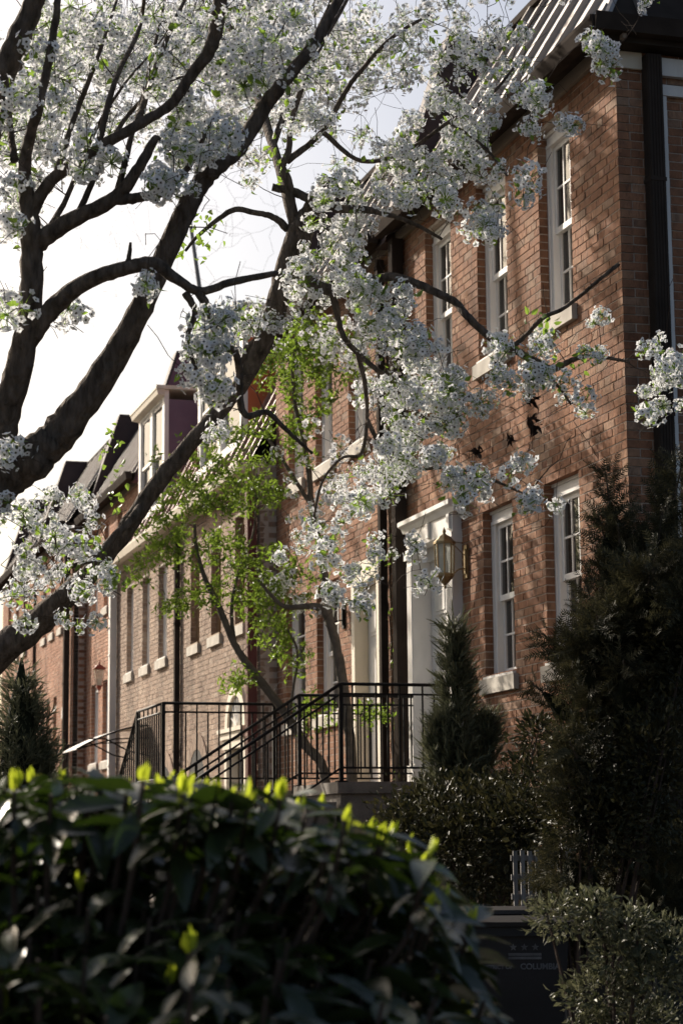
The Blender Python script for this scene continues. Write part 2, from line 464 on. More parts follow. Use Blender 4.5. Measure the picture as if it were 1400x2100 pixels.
def front_wall(house, Xp, y0, y1, z0, z1, opens, bkey, mkey, n_single, corner=False, arches=()):
    """mortar backing with openings and bricks in common bond on its street face"""
    ysn = sorted({y0, y1, *[o[0] for o in opens], *[o[1] for o in opens]})
    zsn = sorted({z0, z1, *[o[2] for o in opens], *[o[3] for o in opens]})
    wb = MB()
    for i in range(len(ysn) - 1):
        for j in range(len(zsn) - 1):
            cy, cz = (ysn[i] + ysn[i + 1]) / 2, (zsn[j] + zsn[j + 1]) / 2
            if any(o[0] < cy < o[1] and o[2] < cz < o[3] for o in opens): continue
            ya = ysn[i] + (.010 if corner and i == 0 else 0)
            wb.box((Xp + .0055, ya, zsn[j]), (Xp + .28, ysn[i + 1], zsn[j + 1]))
    wall = wb.build('front_wall', M[mkey], house)
    B = []                                           # centre, size
    nc = int((z1 - z0) / CH)
    for c in range(nc):
        zc = z0 + (c + .5) * CH
        cuts = [(o[0] + .004, o[1] - .004) for o in opens if o[2] < zc < o[3]]
        for (yc, zs, rad) in arches:
            if zs <= zc < zs + rad: 
                h = math.sqrt(max(0, rad * rad - (zc - zs) ** 2)); cuts.append((yc - h, yc + h))
        header = (c % 6 == 5)
        pitch = (BL + JT) / 2 if header else BL + JT
        ln = pitch - JT
        off = (pitch / 2 if (c % 2) else 0)
        for s0, s1 in free_intervals(y0, y1, cuts):
            k0 = int(math.floor((s0 - y0 - off) / pitch)) - 1
            k1 = int(math.ceil((s1 - y0 - off) / pitch)) + 1
            row = []
            for k in range(k0, k1):
                a = y0 + off + k * pitch; b = a + ln
                a2, b2 = max(a, s0), min(b, s1)
                if b2 - a2 >= 0.035: row.append([a2, b2])
            if row: row[0][0] = s0; row[-1][1] = s1       # closers fill the course to its ends
            for a2, b2 in row:
                dep = 0.1
                if corner and a2 <= y0 + .001 and c % 2: dep = BL
                jx = RNG.normal() * .0013
                B.append((Xp + jx + dep / 2, (a2 + b2) / 2, zc + RNG.normal() * .0006, dep, b2 - a2, BH))
    return wall, np.array(B)

def place_bricks(wall, B, bkey, n_single, name='brick'):
    px, py, dz = project(B[:, :3])
    vis = (px > -20) & (px < 1420) & (py > -20) & (py < 1640)
    order = np.argsort(np.where(vis, dz, 1e6))
    single = order[:n_single]; rest = order[n_single:]
    me = unit_mesh(bkey)
    for i in single:
        b = B[i]
        link_mesh(name, me, wall, b[:3], scale=b[3:6], rot=(RNG.normal() * .004, RNG.normal() * .004, RNG.normal() * .006))
    if len(rest):
        tv = np.array(UNIT.v); tf = np.array(UNIT.f)
        Mx = np.zeros((len(rest), 3, 3))
        for k in range(3): Mx[:, k, k] = B[rest, 3 + k]
        V, F, _ = scatter(tv, tf, B[rest, :3], Mx)
        off = np.array(WLOC[wall.name])
        o = link_mesh('bricks', np_mesh('bricks', V - off, F, M[bkey]), wall, off)
        tag(o, kind='stuff')

def window(house, Xp, y0, y1, z0, z1, cols=3, rows=2, paint='white_paint', sill='limestone', head=0.13, detail=True, sillh=.14, curtain=True):
    w = empty('window', (Xp, (y0 + y1) / 2, z0), house)
    P = M[paint]
    cw = 0.085
    Xw, Xp = Xp, Xp + .036                           # joinery sits back in the brick opening
    c = MB()
    c.box((Xp + .05, y0, z0), (Xp + .13, y0 + cw, z1)); c.box((Xp + .05, y1 - cw, z0), (Xp + .13, y1, z1))
    c.box((Xp + .048, y0 + cw, z1 - head), (Xp + .13, y1 - cw, z1))
    if head > .12:
        c.box((Xp + .03, y0 + .004, z1 - .035), (Xp + .047, y1 - .004, z1 - .004)); c.box((Xp + .036, y0 + .01, z1 - head), (Xp + .0475, y1 - .01, z1 - head + .03))
    c.box((Xp + .040, y0 + .008, z0), (Xp + .0495, y0 + .03, z1 - head)); c.box((Xp + .040, y1 - .03, z0), (Xp + .0495, y1 - .008, z1 - head))
    c.build('casing', P, w)
    iy0, iy1, iz0, iz1 = y0 + cw, y1 - cw, z0 + .03, z1 - head
    zm = (iz0 + iz1) / 2
    for nm, za, zb, xa in (('upper_sash', zm - .02, iz1, Xp + .075), ('lower_sash', iz0, zm + .02, Xp + .107)):
        s = MB(); t = .042; xb = xa + .03
        s.box((xa, iy0, za), (xb, iy0 + t, zb)); s.box((xa, iy1 - t, za), (xb, iy1, zb))
        s.box((xa, iy0 + t, za), (xb, iy1 - t, za + .05)); s.box((xa, iy0 + t, zb - t), (xb, iy1 - t, zb))
        gy0, gy1, gz0, gz1 = iy0 + t, iy1 - t, za + .05, zb - t
        mt = .018
        ye = np.linspace(gy0, gy1, cols + 1); ze = np.linspace(gz0, gz1, rows + 1)
        for k in range(1, cols): s.box((xa + .004, ye[k] - mt / 2, gz0), (xb - .004, ye[k] + mt / 2, gz1))
        for k in range(1, rows):
            for q in range(cols):
                s.box((xa + .005, ye[q] + (mt / 2 if q else 0), ze[k] - mt / 2), (xb - .005, ye[q + 1] - (mt / 2 if q < cols - 1 else 0), ze[k] + mt / 2))
        s.build(nm, P, w)
        for i in range(cols):
            for j in range(rows):
                g = MB(); xg = xa + .016
                tl = RNG.normal(size=4) * .0012
                a, b_ = ye[i] + (mt / 2 if i else 0), ye[i + 1] - (mt / 2 if i < cols - 1 else 0)
                d_, e_ = ze[j] + (mt / 2 if j else 0), ze[j + 1] - (mt / 2 if j < rows - 1 else 0)
                g.add([(xg + tl[0], a, d_), (xg + tl[1], b_, d_), (xg + tl[2], b_, e_), (xg + tl[3], a, e_)], [(0, 3, 2, 1)])
                g.build('pane', M['window_glass'], w)
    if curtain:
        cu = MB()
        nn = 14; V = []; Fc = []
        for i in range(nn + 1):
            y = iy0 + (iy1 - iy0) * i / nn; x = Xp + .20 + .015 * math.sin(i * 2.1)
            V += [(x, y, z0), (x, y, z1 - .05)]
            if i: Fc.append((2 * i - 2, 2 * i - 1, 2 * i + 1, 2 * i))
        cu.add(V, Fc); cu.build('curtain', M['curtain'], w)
    if sill:
        s = MB()
        s.box((Xw - .045, y0 - .055, z0 - sillh), (Xw + .10, y1 + .055, z0 - .012)); s.build('sill', M[sill], w)
        s = MB(); s.prism([(Xw - .028, z0 - .011), (Xp + .10, z0 - .011), (Xp + .10, z0 + .029), (Xw - .028, z0 + .012)], y0 + .004, y1 - .004); s.build('sill_board', P, w)
    return w

def gutter_and_eave(house, Xp, y0, y1, ez, gm, fm, lip=None):
    MB().box((Xp - .035, y0 + .003, ez - .11), (Xp - .001, y1 - .003, ez)).build('frieze', M[fm], house)
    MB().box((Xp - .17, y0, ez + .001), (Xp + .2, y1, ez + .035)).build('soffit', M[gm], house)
    g = MB()
    g.prism([(Xp - .172, ez - .075), (Xp - .172, ez + .055), (Xp - .185, ez + .055), (Xp - .185, ez - .062), (Xp - .255, ez - .055), (Xp - .278, ez + .03), (Xp - .278, ez + .055), (Xp - .290, ez + .055), (Xp - .290, ez + .025), (Xp - .262, ez - .072)], y0 + .02, y1 - .02)
    g.box((Xp - .28, y0 + .004, ez - .07), (Xp - .172, y0 + .019, ez + .05)); g.box((Xp - .28, y1 - .019, ez - .07), (Xp - .172, y1 - .004, ez + .05))
    g.build('gutter', M[gm], house)

def mansard(house, Xp, y0, y1, ez, ztop, r, pan, seam, hip=False, gap=None, spacing=0.60):
    xb, zb = Xp - .13, ez + .045
    xt = xb + r * (ztop - zb)
    nx, nz = -1 / math.hypot(1, r), r / math.hypot(1, r)       # outward normal in xz
    roof = MB()
    ya = y0
    if hip:
        ytop = y0 + r * (ztop - zb)
        roof.add([(xb, y0, zb), (xb, y1, zb), (xt, y1, ztop), (xt, ytop, ztop)], [(0, 3, 2, 1)])
        MB().add([(xb, y0, zb), (xb + 5, y0, zb), (xb + 5, ytop, ztop), (xt, ytop, ztop)], [(0, 1, 2, 3)]).build('side_slope', M['gutter'], house)  # dark gutter colour stands in for this slope's shade
        roof.add([(xt, ytop, ztop), (xt, y1, ztop), (xb + 5, y1, ztop), (xb + 5, ytop, ztop)], [(0, 3, 2, 1)])
    else:
        roof.add([(xb, y0, zb), (xb, y1, zb), (xt, y1, ztop), (xt, y0, ztop)], [(0, 3, 2, 1)])
        roof.add([(xt, y0, ztop), (xt, y1, ztop), (xt + 4, y1, ztop), (xt + 4, y0, ztop)], [(0, 1, 2, 3)])
    ro = roof.build('roof', M[pan], house)
    y = y0 + .10
    h = .052
    while y < y1 - .06:
        zt = ztop
        if hip: zt = min(ztop, zb + (y - y0) / r)
        segs = [(zb + .01, zt)]
        if gap and gap[0] - .02 < y < gap[1] + .01: segs = [(zb + .01, gap[2]), (gap[3], zt)]
        for za, zc in segs:
            if zc - za < .1: continue
            pa = (xb + r * (za - zb), za); pc = (xb + r * (zc - zb), zc)
            MB().prism([(pa[0] - nx * .002, pa[1] - nz * .002), (pc[0] - nx * .002, pc[1] - nz * .002), (pc[0] + nx * h, pc[1] + nz * h), (pa[0] + nx * h, pa[1] + nz * h)], y, y + .034).build('seam', M[seam], ro)
        y += spacing
    if hip:                                             # ribs on the side slope and the hip cap
        x = xb + .3
        while x < xb + 3.4:
            zt = min(ztop, zb + (x - xb) / r)
            pa = (y0, zb + .01); pc = (y0 + r * (zt - zb), zt)
            MB().prism_x([(pa[0], pa[1]), (pc[0], pc[1]), (pc[0] - h * .85, pc[1] + h * .5), (pa[0] - h * .85, pa[1] + h * .5)], x, x + .034).build('seam', M[seam], ro)
            x += spacing
        MB().tube([(xb - .01, y0 - .01, zb), (xt - .01, y0 + r * (ztop - zb) - .01, ztop)], .03, 6).build('hip_cap', M[seam], ro)
    MB().box((xt - .05, y0 + (r * (ztop - zb) if hip else 0), ztop + .002), (xt + .12, y1, ztop + .07)).build('ridge_trim', M['gutter'], ro)
    return ro

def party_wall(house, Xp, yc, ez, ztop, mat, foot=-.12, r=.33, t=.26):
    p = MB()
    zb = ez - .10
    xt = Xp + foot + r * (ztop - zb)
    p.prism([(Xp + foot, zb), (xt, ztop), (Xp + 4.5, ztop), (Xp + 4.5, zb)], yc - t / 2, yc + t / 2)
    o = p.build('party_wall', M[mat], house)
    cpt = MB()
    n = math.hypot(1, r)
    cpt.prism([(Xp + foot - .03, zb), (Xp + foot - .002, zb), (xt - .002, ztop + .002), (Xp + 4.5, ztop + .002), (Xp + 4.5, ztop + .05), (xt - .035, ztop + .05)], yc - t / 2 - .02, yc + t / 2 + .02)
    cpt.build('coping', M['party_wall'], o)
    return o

def downspout(house, x0, x1, y0, y1, z0, z1, mat, ribs=True):
    d = MB()
    d.box((x0, y0, z0), (x1, y1, z1))
    if ribs:                                           # corrugation on the two seen faces
        n = 5
        for i in range(n):
            a = y0 + (y1 - y0) * (i + .15) / n; b = y0 + (y1 - y0) * (i + .7) / n
            d.box((x0 - .006, a, z0 + .002), (x0 + .001, b, z1 - .002))
            a = x0 + (x1 - x0) * (i + .15) / n; b = x0 + (x1 - x0) * (i + .7) / n
            d.box((a, y0 - .006, z0 + .002), (b, y0 + .001, z1 - .002))
    z = z0 + .9
    while z < z1:
        d.box((x0 - .009, y0 - .009, z), (x1 + .004, y1 + .009, z + .03)); z += 1.8
    return d.build('downspout', M[mat], house)

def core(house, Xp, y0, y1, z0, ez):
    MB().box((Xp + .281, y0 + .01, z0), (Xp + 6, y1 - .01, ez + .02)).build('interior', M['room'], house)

def snap(z): return round(z / CH) * CH

Z0 = 0.2
def house_a(Y0, Y1, Xp, bkey, wins_up, wins_lo, doors, label, n_single, dz=0.0, first=False, pw='party_wall', n_cols=3, extra=None, cover=None):
    h = empty('row_house', (Xp, (Y0 + Y1) / 2, Z0))
    tag(h, label, 'house', 'brick row houses along the street')
    ez = 7.66 + dz
    opens = []
    wu = [(a, b, 5.80 + dz, 7.42 + dz) for a, b in wins_up]
    wl = [(a, b, 3.01 + dz, 4.48 + dz) for a, b in wins_lo]
    opens = wu + wl + [(a, b, z0_, z1_) for a, b, z0_, z1_, *_ in doors]
    zbase = Z0
    wall, B = front_wall(h, Xp, Y0, Y1, zbase, ez, opens, bkey, 'mortar', n_single, corner=first)
    wall['label'] = 'sunlit brick front wall'
    place_bricks(wall, B, bkey, n_single)
    for i, (a, b, z0_, z1_) in enumerate(wu): window(h, Xp, a, b, z0_, z1_, n_cols, 2)
    for i, (a, b, z0_, z1_) in enumerate(wl): window(h, Xp, a, b, z0_, z1_, n_cols, 2)
    gutter_and_eave(h, Xp, Y0 - (.23 if first else 0), Y1 - .14, ez, 'gutter', 'frieze')
    mansard(h, Xp, Y0 - (.14 if first else 0), Y1 - .13, ez, ez + 2.05, .60, 'roof_metal', 'seam_dark', hip=first)
    party_wall(h, Xp, Y1, ez, ez + 2.12, pw)
    core(h, Xp, Y0, Y1, zbase, ez)
    return h, opens

# --- the corner house
H1, _ = house_a(13.57, 19.0, D, 'brick_red', [(14.48, 15.16), (15.90, 16.63), (17.31, 18.05)], [(14.48, 15.20), (15.90, 16.62)],
                [(17.30, 18.32, 2.15, 4.40)], 'corner brick row house with white door and dark standing seam mansard roof', 220, first=True)
# its side wall, facing the camera, with a downspout and white trim
sb = MB(); sb.box((D + .1, 13.5755, Z0), (9.6, 13.86, 7.66))
side = sb.build('side_wall', M['mortar'], H1)
side['label'] = 'shaded brick side wall'
SB = []
for c in range(int((7.66 - Z0) / CH)):
    zc = Z0 + (c + .5) * CH
    x = D + (BL + JT if c % 2 else .1 + JT)
    if c % 6 == 5: pass
    while x < 9.4:
        SB.append((x + BL / 2, 13.57 + .05 + RNG.normal() * .0012, zc, BL, .1, BH)); x += BL + JT
place_bricks(side, np.array(SB), 'brick_red', 80)
downspout(H1, D + .215, D + .335, 13.46, 13.562, Z0, 7.5, 'gutter')
MB().box((D + .345, 13.535, Z0), (D + .40, 13.566, 7.20)).box((D + .345, 13.530, 7.205), (9.4, 13.566, 7.29)).box((D + .30, 13.52, 7.36), (9.4, 13.566, 7.50)).build('side_trim', M['white_paint'], H1)
MB().box((D + .012, 13.545, 7.40), (D + .21, 13.568, 7.53)).build('side_frieze', M['cream_paint'], H1)
g = MB(); ez = 7.66
g.prism_x([(13.57 - .172, ez - .075), (13.57 - .172, ez + .055), (13.57 - .185, ez + .055), (13.57 - .185, ez - .062), (13.57 - .255, ez - .055), (13.57 - .278, ez + .055), (13.57 - .29, ez + .055), (13.57 - .262, ez - .072)], D - .27, 9.5)
g.box((D - .17, 13.40, ez - .12), (9.5, 13.568, ez + .03))
g.build('side_gutter', M['gutter'], H1)

def panel_door(house, Xp, y0, y1, z0, z1, paint, rec=.12, name='door', knob=True):
    d = empty(name, (Xp, (y0 + y1) / 2, z0), house)
    x = Xp + rec
    b = MB(); b.box((x, y0, z0), (x + .05, y1, z1))
    b.build('leaf', M[paint], d)
    n = 0
    w = (y1 - y0)
    for (za, zb) in ((.10, .36), (.42, .70), (.75, .95)):
        for s in (0, 1):
            ya = y0 + w * (.12 + .42 * s); yb = y0 + w * (.46 + .42 * s)
            p = MB(); h = z1 - z0
            p.box((x - .012, ya, z0 + h * za), (x - .0005, yb, z0 + h * zb))
            p.box((x - .020, ya + .035, z0 + h * za + .035), (x - .0125, yb - .035, z0 + h * zb - .035))
            p.build('panel', M[paint], d)
    if knob:
        k = MB(); k.lathe((0, 0, 0), [(.008, 0), (.008, .02), (.026, .03), (.03, .045), (.02, .06)], 10)
        V = [(x - .0 - z, y0 + .08 + a, z0 + .98 + b_) for a, b_, z in k.v]
        kk = MB(); kk.add(V, k.f); kk.build('knob', M['brass'], d, smooth=True)
        MB().box((x - .02, y0 + .06, z0 + 1.15), (x - .0005, y0 + .10, z0 + 1.25)).build('lock', M['brass'], d)
    return d

def classical_surround(house, Xp, y0, y1, z0, z1, paint, pw=.17, ent=.30, proj=.09):
    s = empty('door_surround', (Xp, (y0 + y1) / 2, z0), house)
    for ya, yb in ((y0 - pw, y0 + .005), (y1 - .005, y1 + pw)):
        p = MB()
        p.box((Xp - proj, ya, z0), (Xp + .119, yb, z1 - .10))
        for i in range(4):                              # flutes as raised fillets
            a = ya + (yb - ya) * (i + .22) / 4.2; p.box((Xp - proj - .008, a, z0 + .2), (Xp - proj - .0005, a + .018, z1 - .16))
        p.box((Xp - proj - .02, ya - .015, z0), (Xp - proj - .0005, yb + .015, z0 + .18))
        p.box((Xp - proj - .025, ya - .02, z1 - .098), (Xp + .10, yb + .02, z1 - .05)); p.box((Xp - proj - .012, ya - .01, z1 - .049), (Xp + .10, yb + .01, z1))
        p.build('pilaster', M[paint], s)
    e = MB()
    e.box((Xp - proj + .005, y0 - pw, z1 + .001), (Xp + .118, y1 + pw, z1 + ent * .62))
    e.prism([(Xp + .1, z1 + ent * .625), (Xp - proj - .01, z1 + ent * .625), (Xp - proj - .03, z1 + ent * .78), (Xp - proj - .065, z1 + ent * .85), (Xp - proj - .065, z1 + ent), (Xp + .1, z1 + ent + .03)], y0 - pw - .08, y1 + pw + .08)
    for i in range(9):
        a = y0 - pw + (y1 - y0 + 2 * pw) * (i + .25) / 9
        if i in (0, 4, 8): e.box((Xp - proj - .02, a, z1 + .03), (Xp - proj + .004, a + .07, z1 + ent * .6))
    e.build('entablature', M[paint], s)
    return s

panel_door(H1, D, 17.31, 18.31, 2.16, 4.25, 'white_paint', .10)
MB().box((D + .06, 17.31, 4.252), (D + .12, 18.31, 4.395)).build('door_head', M['white_paint'], H1)
classical_surround(H1, D, 17.30, 18.32, 2.155, 4.38, 'white_paint', .14, .28)
downspout(H1, D - .13, D - .02, 18.66, 18.78, Z0, 7.55, 'gutter')

# --- the second house
H2, _ = house_a(19.0, 23.7, D, 'brick_red', [(19.95, 20.65), (21.25, 21.95), (22.45, 23.12)], [(21.05, 21.95), (22.42, 23.28)],
                [(19.58, 20.58, 2.15, 4.52)], 'brick row house behind green leafy small tree, cream door frame, grey mansard', 220, n_cols=2)
panel_door(H2, D, 19.70, 20.46, 2.16, 4.28, 'white_paint', .14)
f = MB(); f.box((D - .012, 19.585, 2.155), (D + .19, 19.695, 4.515)).box((D - .012, 20.465, 2.155), (D + .19, 20.575, 4.515)).box((D - .015, 19.696, 4.285), (D + .19, 20.464, 4.515))
f.build('door_frame', M['cream_paint'], H2)
MB().box((D - .10, 19.26, Z0), (D - .025, 19.34, 7.50)).box((D - .11, 19.25, 7.4), (D - .02, 19.35, 7.44)).build('downspout', M['gutter'], H2)
MB().box((D - .06, 19.36, 5.3), (D - .03, 19.385, 7.5)).build('conduit', M['white_paint'], H2)

# --- the pair of lower tan houses with dormers
def house_b(Y0, Y1, Xp, wins, doors, arches, label, cheek, wcol, dorm, near_return):
    h = empty('row_house', (Xp, (Y0 + Y1) / 2, Z0))
    tag(h, label, 'house', 'brick row houses along the street')
    ez = 6.16
    wl = [(a, b, 4.33, 5.72) for a, b in wins]
    opens = wl + [(a, b, z0_, z1_) for a, b, z0_, z1_ in doors]
    wall, B = front_wall(h, Xp, Y0, Y1, Z0, ez, opens, 'brick_tan', 'mortar_pale', 0)
    wall['label'] = 'pale tan brick front wall'
    place_bricks(wall, B, 'brick_tan', 200)
    for a, b, z0_, z1_ in wl: window(h, Xp, a, b, z0_, z1_, 2, 2, paint=wcol, head=.10)
    gutter_and_eave(h, Xp, Y0, Y1, ez, 'cream_paint', 'cream_paint')
    a, b = dorm
    zt = 9.25
    r = .52
    mansard(h, Xp, Y0, Y1 - .1, ez, zt, r, 'roof_metal', 'seam_rust', gap=(a, b, 6.75, 8.75), spacing=.48)
    core(h, Xp, Y0, Y1, Z0, ez)
    # the dormer
    d = empty('dormer', (Xp + .12, (a + b) / 2, 6.75), h)
    xf = Xp + .12; z0_, z1_ = 6.78, 8.36
    xb_ = lambda z: Xp - .13 + r * (z - ez - .045)
    for ya, yb in ((a, a + .06), (b - .06, b)):
        c = MB(); c.prism([(xf + .07, z0_ - .3), (xb_(z0_ - .3) + .06, z0_ - .3), (xb_(z1_) + .4, z1_), (xf + .07, z1_)], ya, yb)
        co = c.build('cheek', M[cheek], d)
        co['label'] = 'painted dormer side'
    f = MB()
    f.box((xf, a - .02, z0_), (xf + .069, a + .14, z1_)); f.box((xf, b - .14, z0_), (xf + .069, b + .02, z1_))
    f.box((xf, (a + b) / 2 - .09, z0_), (xf + .069, (a + b) / 2 + .09, z1_))
    f.box((xf - .003, a - .022, z1_ + .001), (xf + .07, b + .022, z1_ + .14)); f.box((xf - .05, a - .03, z0_ - .10), (xf + .07, b + .03, z0_ - .001))
    f.build('frame', M['white_paint'], d)
    rf = MB()
    rf.box((xf - .14, a - .08, z1_ + .142), (xf + 1.4, b + .08, z1_ + .20)); rf.prism([(xf - .11, z1_ + .06), (xf - .004, z1_ + .04), (xf - .004, z1_ + .14), (xf - .13, z1_ + .141)], a - .06, b + .06)
    rf.build('cornice', M['cream_paint'], d)
    for ya, yb in ((a + .14, (a + b) / 2 - .09), ((a + b) / 2 + .09, b - .14)):
        zm = (z0_ + z1_) / 2
        for za, zb, xx in ((zm - .02, z1_, xf + .02), (z0_, zm + .02, xf + .045)):
            s = MB()
            s.box((xx, ya, za), (xx + .022, ya + .05, zb)).box((xx, yb - .05, za), (xx + .022, yb, zb)).box((xx, ya + .05, za), (xx + .022, yb - .05, za + .05)).box((xx, ya + .05, zb - .05), (xx + .022, yb - .05, zb))
            s.build('sash', M['white_paint'], d)
            gq = MB(); gq.add([(xx + .012, ya + .05, za + .05), (xx + .012, yb - .05, za + .05), (xx + .012, yb - .05, zb - .05), (xx + .012, ya + .05, zb - .05)], [(0, 3, 2, 1)])
            gq.build('pane', M['window_glass'], d)
    MB().box((xf + .16, a + .07, z0_ - .2), (xf + .4, b - .07, z1_)).build('backing', M['curtain'], d)
    # arched service openings at street level
    for (yc, zs, rad) in arches:
        ar = empty('archway', (Xp, yc, Z0), h)
        vs = MB(); k = 11
        for i in range(k):                              # voussoirs, each a wedge
            t0, t1 = math.pi * (i + .04) / k, math.pi * (i + .96) / k
            ri, ro_ = rad, rad + .22
            q = [(yc + ri * math.cos(t0), zs + ri * math.sin(t0)), (yc + ro_ * math.cos(t0), zs + ro_ * math.sin(t0)), (yc + ro_ * math.cos(t1), zs + ro_ * math.sin(t1)), (yc + ri * math.cos(t1), zs + ri * math.sin(t1))]
            MB().prism_x(q, Xp - .016, Xp + .10).build('voussoir', M['brick_tan'], ar)
        pts = [(yc + rad * math.cos(math.pi * i / 16), zs + rad * math.sin(math.pi * i / 16)) for i in range(17)]
        poly = [(yc + rad, 1.0)] + pts + [(yc - rad, 1.0)]
        MB().prism_x(poly, Xp - .010, Xp + .006).build('dark_panel', M['room'], ar)  # flat dark panel on the wall face, painting the opening's shade
    if near_return:
        rb = MB(); rb.box((Xp + .011, Y0 + .008, Z0), (D + .2, Y0 + .1, ez)); so = rb.build('return_wall', M['mortar_pale'], h)
        RB = []
        for c in range(int((ez - Z0) / CH)):
            x = Xp + (.1 + JT if c % 2 else BL + JT)
            RB.append(((x + D + .19) / 2, Y0 + .045, Z0 + (c + .5) * CH, D + .19 - x, .1, BH))
        place_bricks(so, np.array(RB), 'brick_tan', 0)
    return h

XB = 6.03
H3 = house_b(23.72, 28.38, XB, [(24.48, 25.02), (25.76, 26.36), (27.05, 27.62)], [(24.30, 25.36, 1.6, 3.08)], [(27.15, 2.40, .50)],
             'pale tan brick row house with fanlight door and orange sided dormer', 'orange_paint', 'brown_joinery', (25.1, 27.7), True)
H3b = house_b(28.40, 33.40, XB, [(29.22, 29.86), (30.52, 31.10), (31.84, 32.40)], [], [(29.25, 2.30, .45)],
              'pale tan brick row house with mauve sided dormer, third from corner downspout', 'mauve', 'white_paint', (30.1, 32.1), False)
H3b['label'] = 'pale tan brick row house with mauve sided dormer and white downspout'
downspout(H3, XB - .09, XB - .015, 28.24, 28.32, Z0, 6.05, 'gutter', False)
downspout(H3, XB - .13, XB - .02, 23.80, 23.92, Z0, 6.05, 'spout_red')
downspout(H3b, XB - .13, XB - .02, 33.20, 33.33, Z0, 6.05, 'white_paint', False)

# the fanlight door of the tan house
dr = panel_door(H3, XB, 24.42, 25.24, 1.62, 3.02, 'white_paint', .12, knob=False)
fs = empty('fanlight', (XB, 24.83, 3.08), H3)
yc, zs = 24.83, 3.06
ar = MB()
k = 20
for i in range(k):
    t0, t1 = math.pi * i / k, math.pi * (i + 1) / k
    q = [(yc + .40 * math.cos(t0), zs + .40 * math.sin(t0)), (yc + .53 * math.cos(t0), zs + .53 * math.sin(t0)), (yc + .53 * math.cos(t1), zs + .53 * math.sin(t1)), (yc + .40 * math.cos(t1), zs + .40 * math.sin(t1))]
    ar.prism_x(q, XB - .05, XB + .02)
ar.build('arch_trim', M['cream_paint'], fs)
pts = [(yc + .40 * math.cos(math.pi * i / 16), zs + .40 * math.sin(math.pi * i / 16)) for i in range(17)]
MB().prism_x(pts, XB - .004, XB + .01).build('fan_panel', M['limestone'], fs)
for i in range(1, 8):
    t = math.pi * i / 8
    MB().tube([(XB - .008, yc + .06 * math.cos(t), zs + .06 * math.sin(t)), (XB - .008, yc + .39 * math.cos(t), zs + .39 * math.sin(t))], .012, 5).build('fan_rib', M['white_paint'], fs)
cr = MB(); cr.box((XB - .10, 24.22, 2.92), (XB - .001, 25.44, 3.0)).box((XB - .13, 24.19, 3.001), (XB - .001, 25.47, 3.05)).box((XB - .07, 24.26, 2.80), (XB - .001, 25.40, 2.919))
cr.build('entablature', M['cream_paint'], fs)
for ya in (24.28, 25.26): MB().box((XB - .05, ya, 1.6), (XB + .1, ya + .12, 2.799)).build('pilaster', M['cream_paint'], fs)

# --- houses further along
X4 = 6.46
H4, _ = house_a(33.42, 38.9, X4, 'brick_orange', [(35.2, 35.7), (36.55, 37.05), (37.7, 38.3)], [(36.25, 37.05), (37.50, 38.28)], [],
                'orange brick row house between the mauve dormer and the projecting brick pier', 0, dz=.12, n_cols=2, pw='party_wall')
party_wall(H4, X4, 33.55, 7.78, 9.9, 'party_purple', foot=-.12)
MB().box((X4, 33.43, 6.2), (X4 + 4, 33.56, 7.9)).build('upper_side_wall', M['party_purple'], H4)
X5 = 6.21
H5, _ = house_a(38.92, 44.0, X5, 'brick_orange', [(40.3, 40.75), (41.4, 41.9), (42.5, 43.0)], [(40.9, 41.35), (41.85, 42.3)], [(39.55, 40.25, 2.2, 4.1)],
                'orange brick row house with arched doorway and black downspout, beyond the brick pier', 0, dz=.12, n_cols=2)
rb = MB(); rb.box((X5 + .011, 38.93, Z0), (X4 + .2, 39.02, 7.6)); so = rb.build('return_wall', M['mortar'], H5)
RB = []
for c in range(int((7.6 - Z0) / CH)):
    x = X5 + (.1 + JT if c % 2 else BL + JT); RB.append(((x + X4 + .19) / 2, 38.965, Z0 + (c + .5) * CH, X4 + .19 - x, .1, BH))
place_bricks(so, np.array(RB), 'brick_red', 0)
panel_door(H5, X5, 39.56, 40.24, 2.21, 4.09, 'white_paint', .14, knob=False)
pts = [(39.9 + .35 * math.cos(math.pi * i / 14), 4.1 + .35 * math.sin(math.pi * i / 14)) for i in range(15)]
MB().prism_x(pts, X5 - .006, X5 + .005).build('arch_panel', M['white_paint'], H5)
downspout(H5, X5 - .14, X5 - .03, 39.15, 39.28, Z0, 7.6, 'gutter', False)
H6, _ = house_a(44.0, 49.2, 6.15, 'brick_orange', [(45.0, 45.6), (46.3, 46.9), (47.6, 48.2)], [(45.0, 45.6), (46.3, 46.9)], [],
                'farthest brick row house glimpsed behind the blossom at the edge', 0, dz=.12, n_cols=2)

# ------------------------------------------------------------------ stoops and iron railings
def stoop(label, land, top, steps, axis, sgn, n, rise=.172, run=.27, grp='front stoops'):
    (x0, x1), (y0, y1) = land
    s = empty('stoop', ((x0 + x1) / 2, (y0 + y1) / 2, float(ground_z(y0))))
    tag(s, label, 'stoop', grp)
    zb = float(ground_z(y0)) - .1
    MB().box((x0 + .02, y0 + .02, zb), (x1, y1 - .02, top - .10)).build('base', M['concrete'], s)
    MB().box((x0 - .015, y0 - .015, top - .099), (x1, y1 + .015, top)).build('landing', M['concrete'], s)
    for i in range(n):
        zt = top - (i + 1) * rise
        if axis == 'x': MB().box((x0 - .016 - (i + 1) * run, y0 + .02, zb - .3), (x0 - .017 - i * run, y1 - .02, zt)).build('step', M['concrete'], s)
        else: MB().box((x0 + .02, y1 + .016 + i * run, zb - .3), (x1 - .6, y1 + .015 + (i + 1) * run, zt)).build('step', M['concrete'], s)
    return s

stoop('concrete stoop with steps below the white door of the corner house', ((5.0, 6.14), (16.95, 18.38)), 2.14, None, 'x', -1, 9)
stoop('deep concrete stoop in front of the cream framed door', ((3.96, 6.2), (19.42, 20.75)), 2.13, None, 'y', 1, 5)

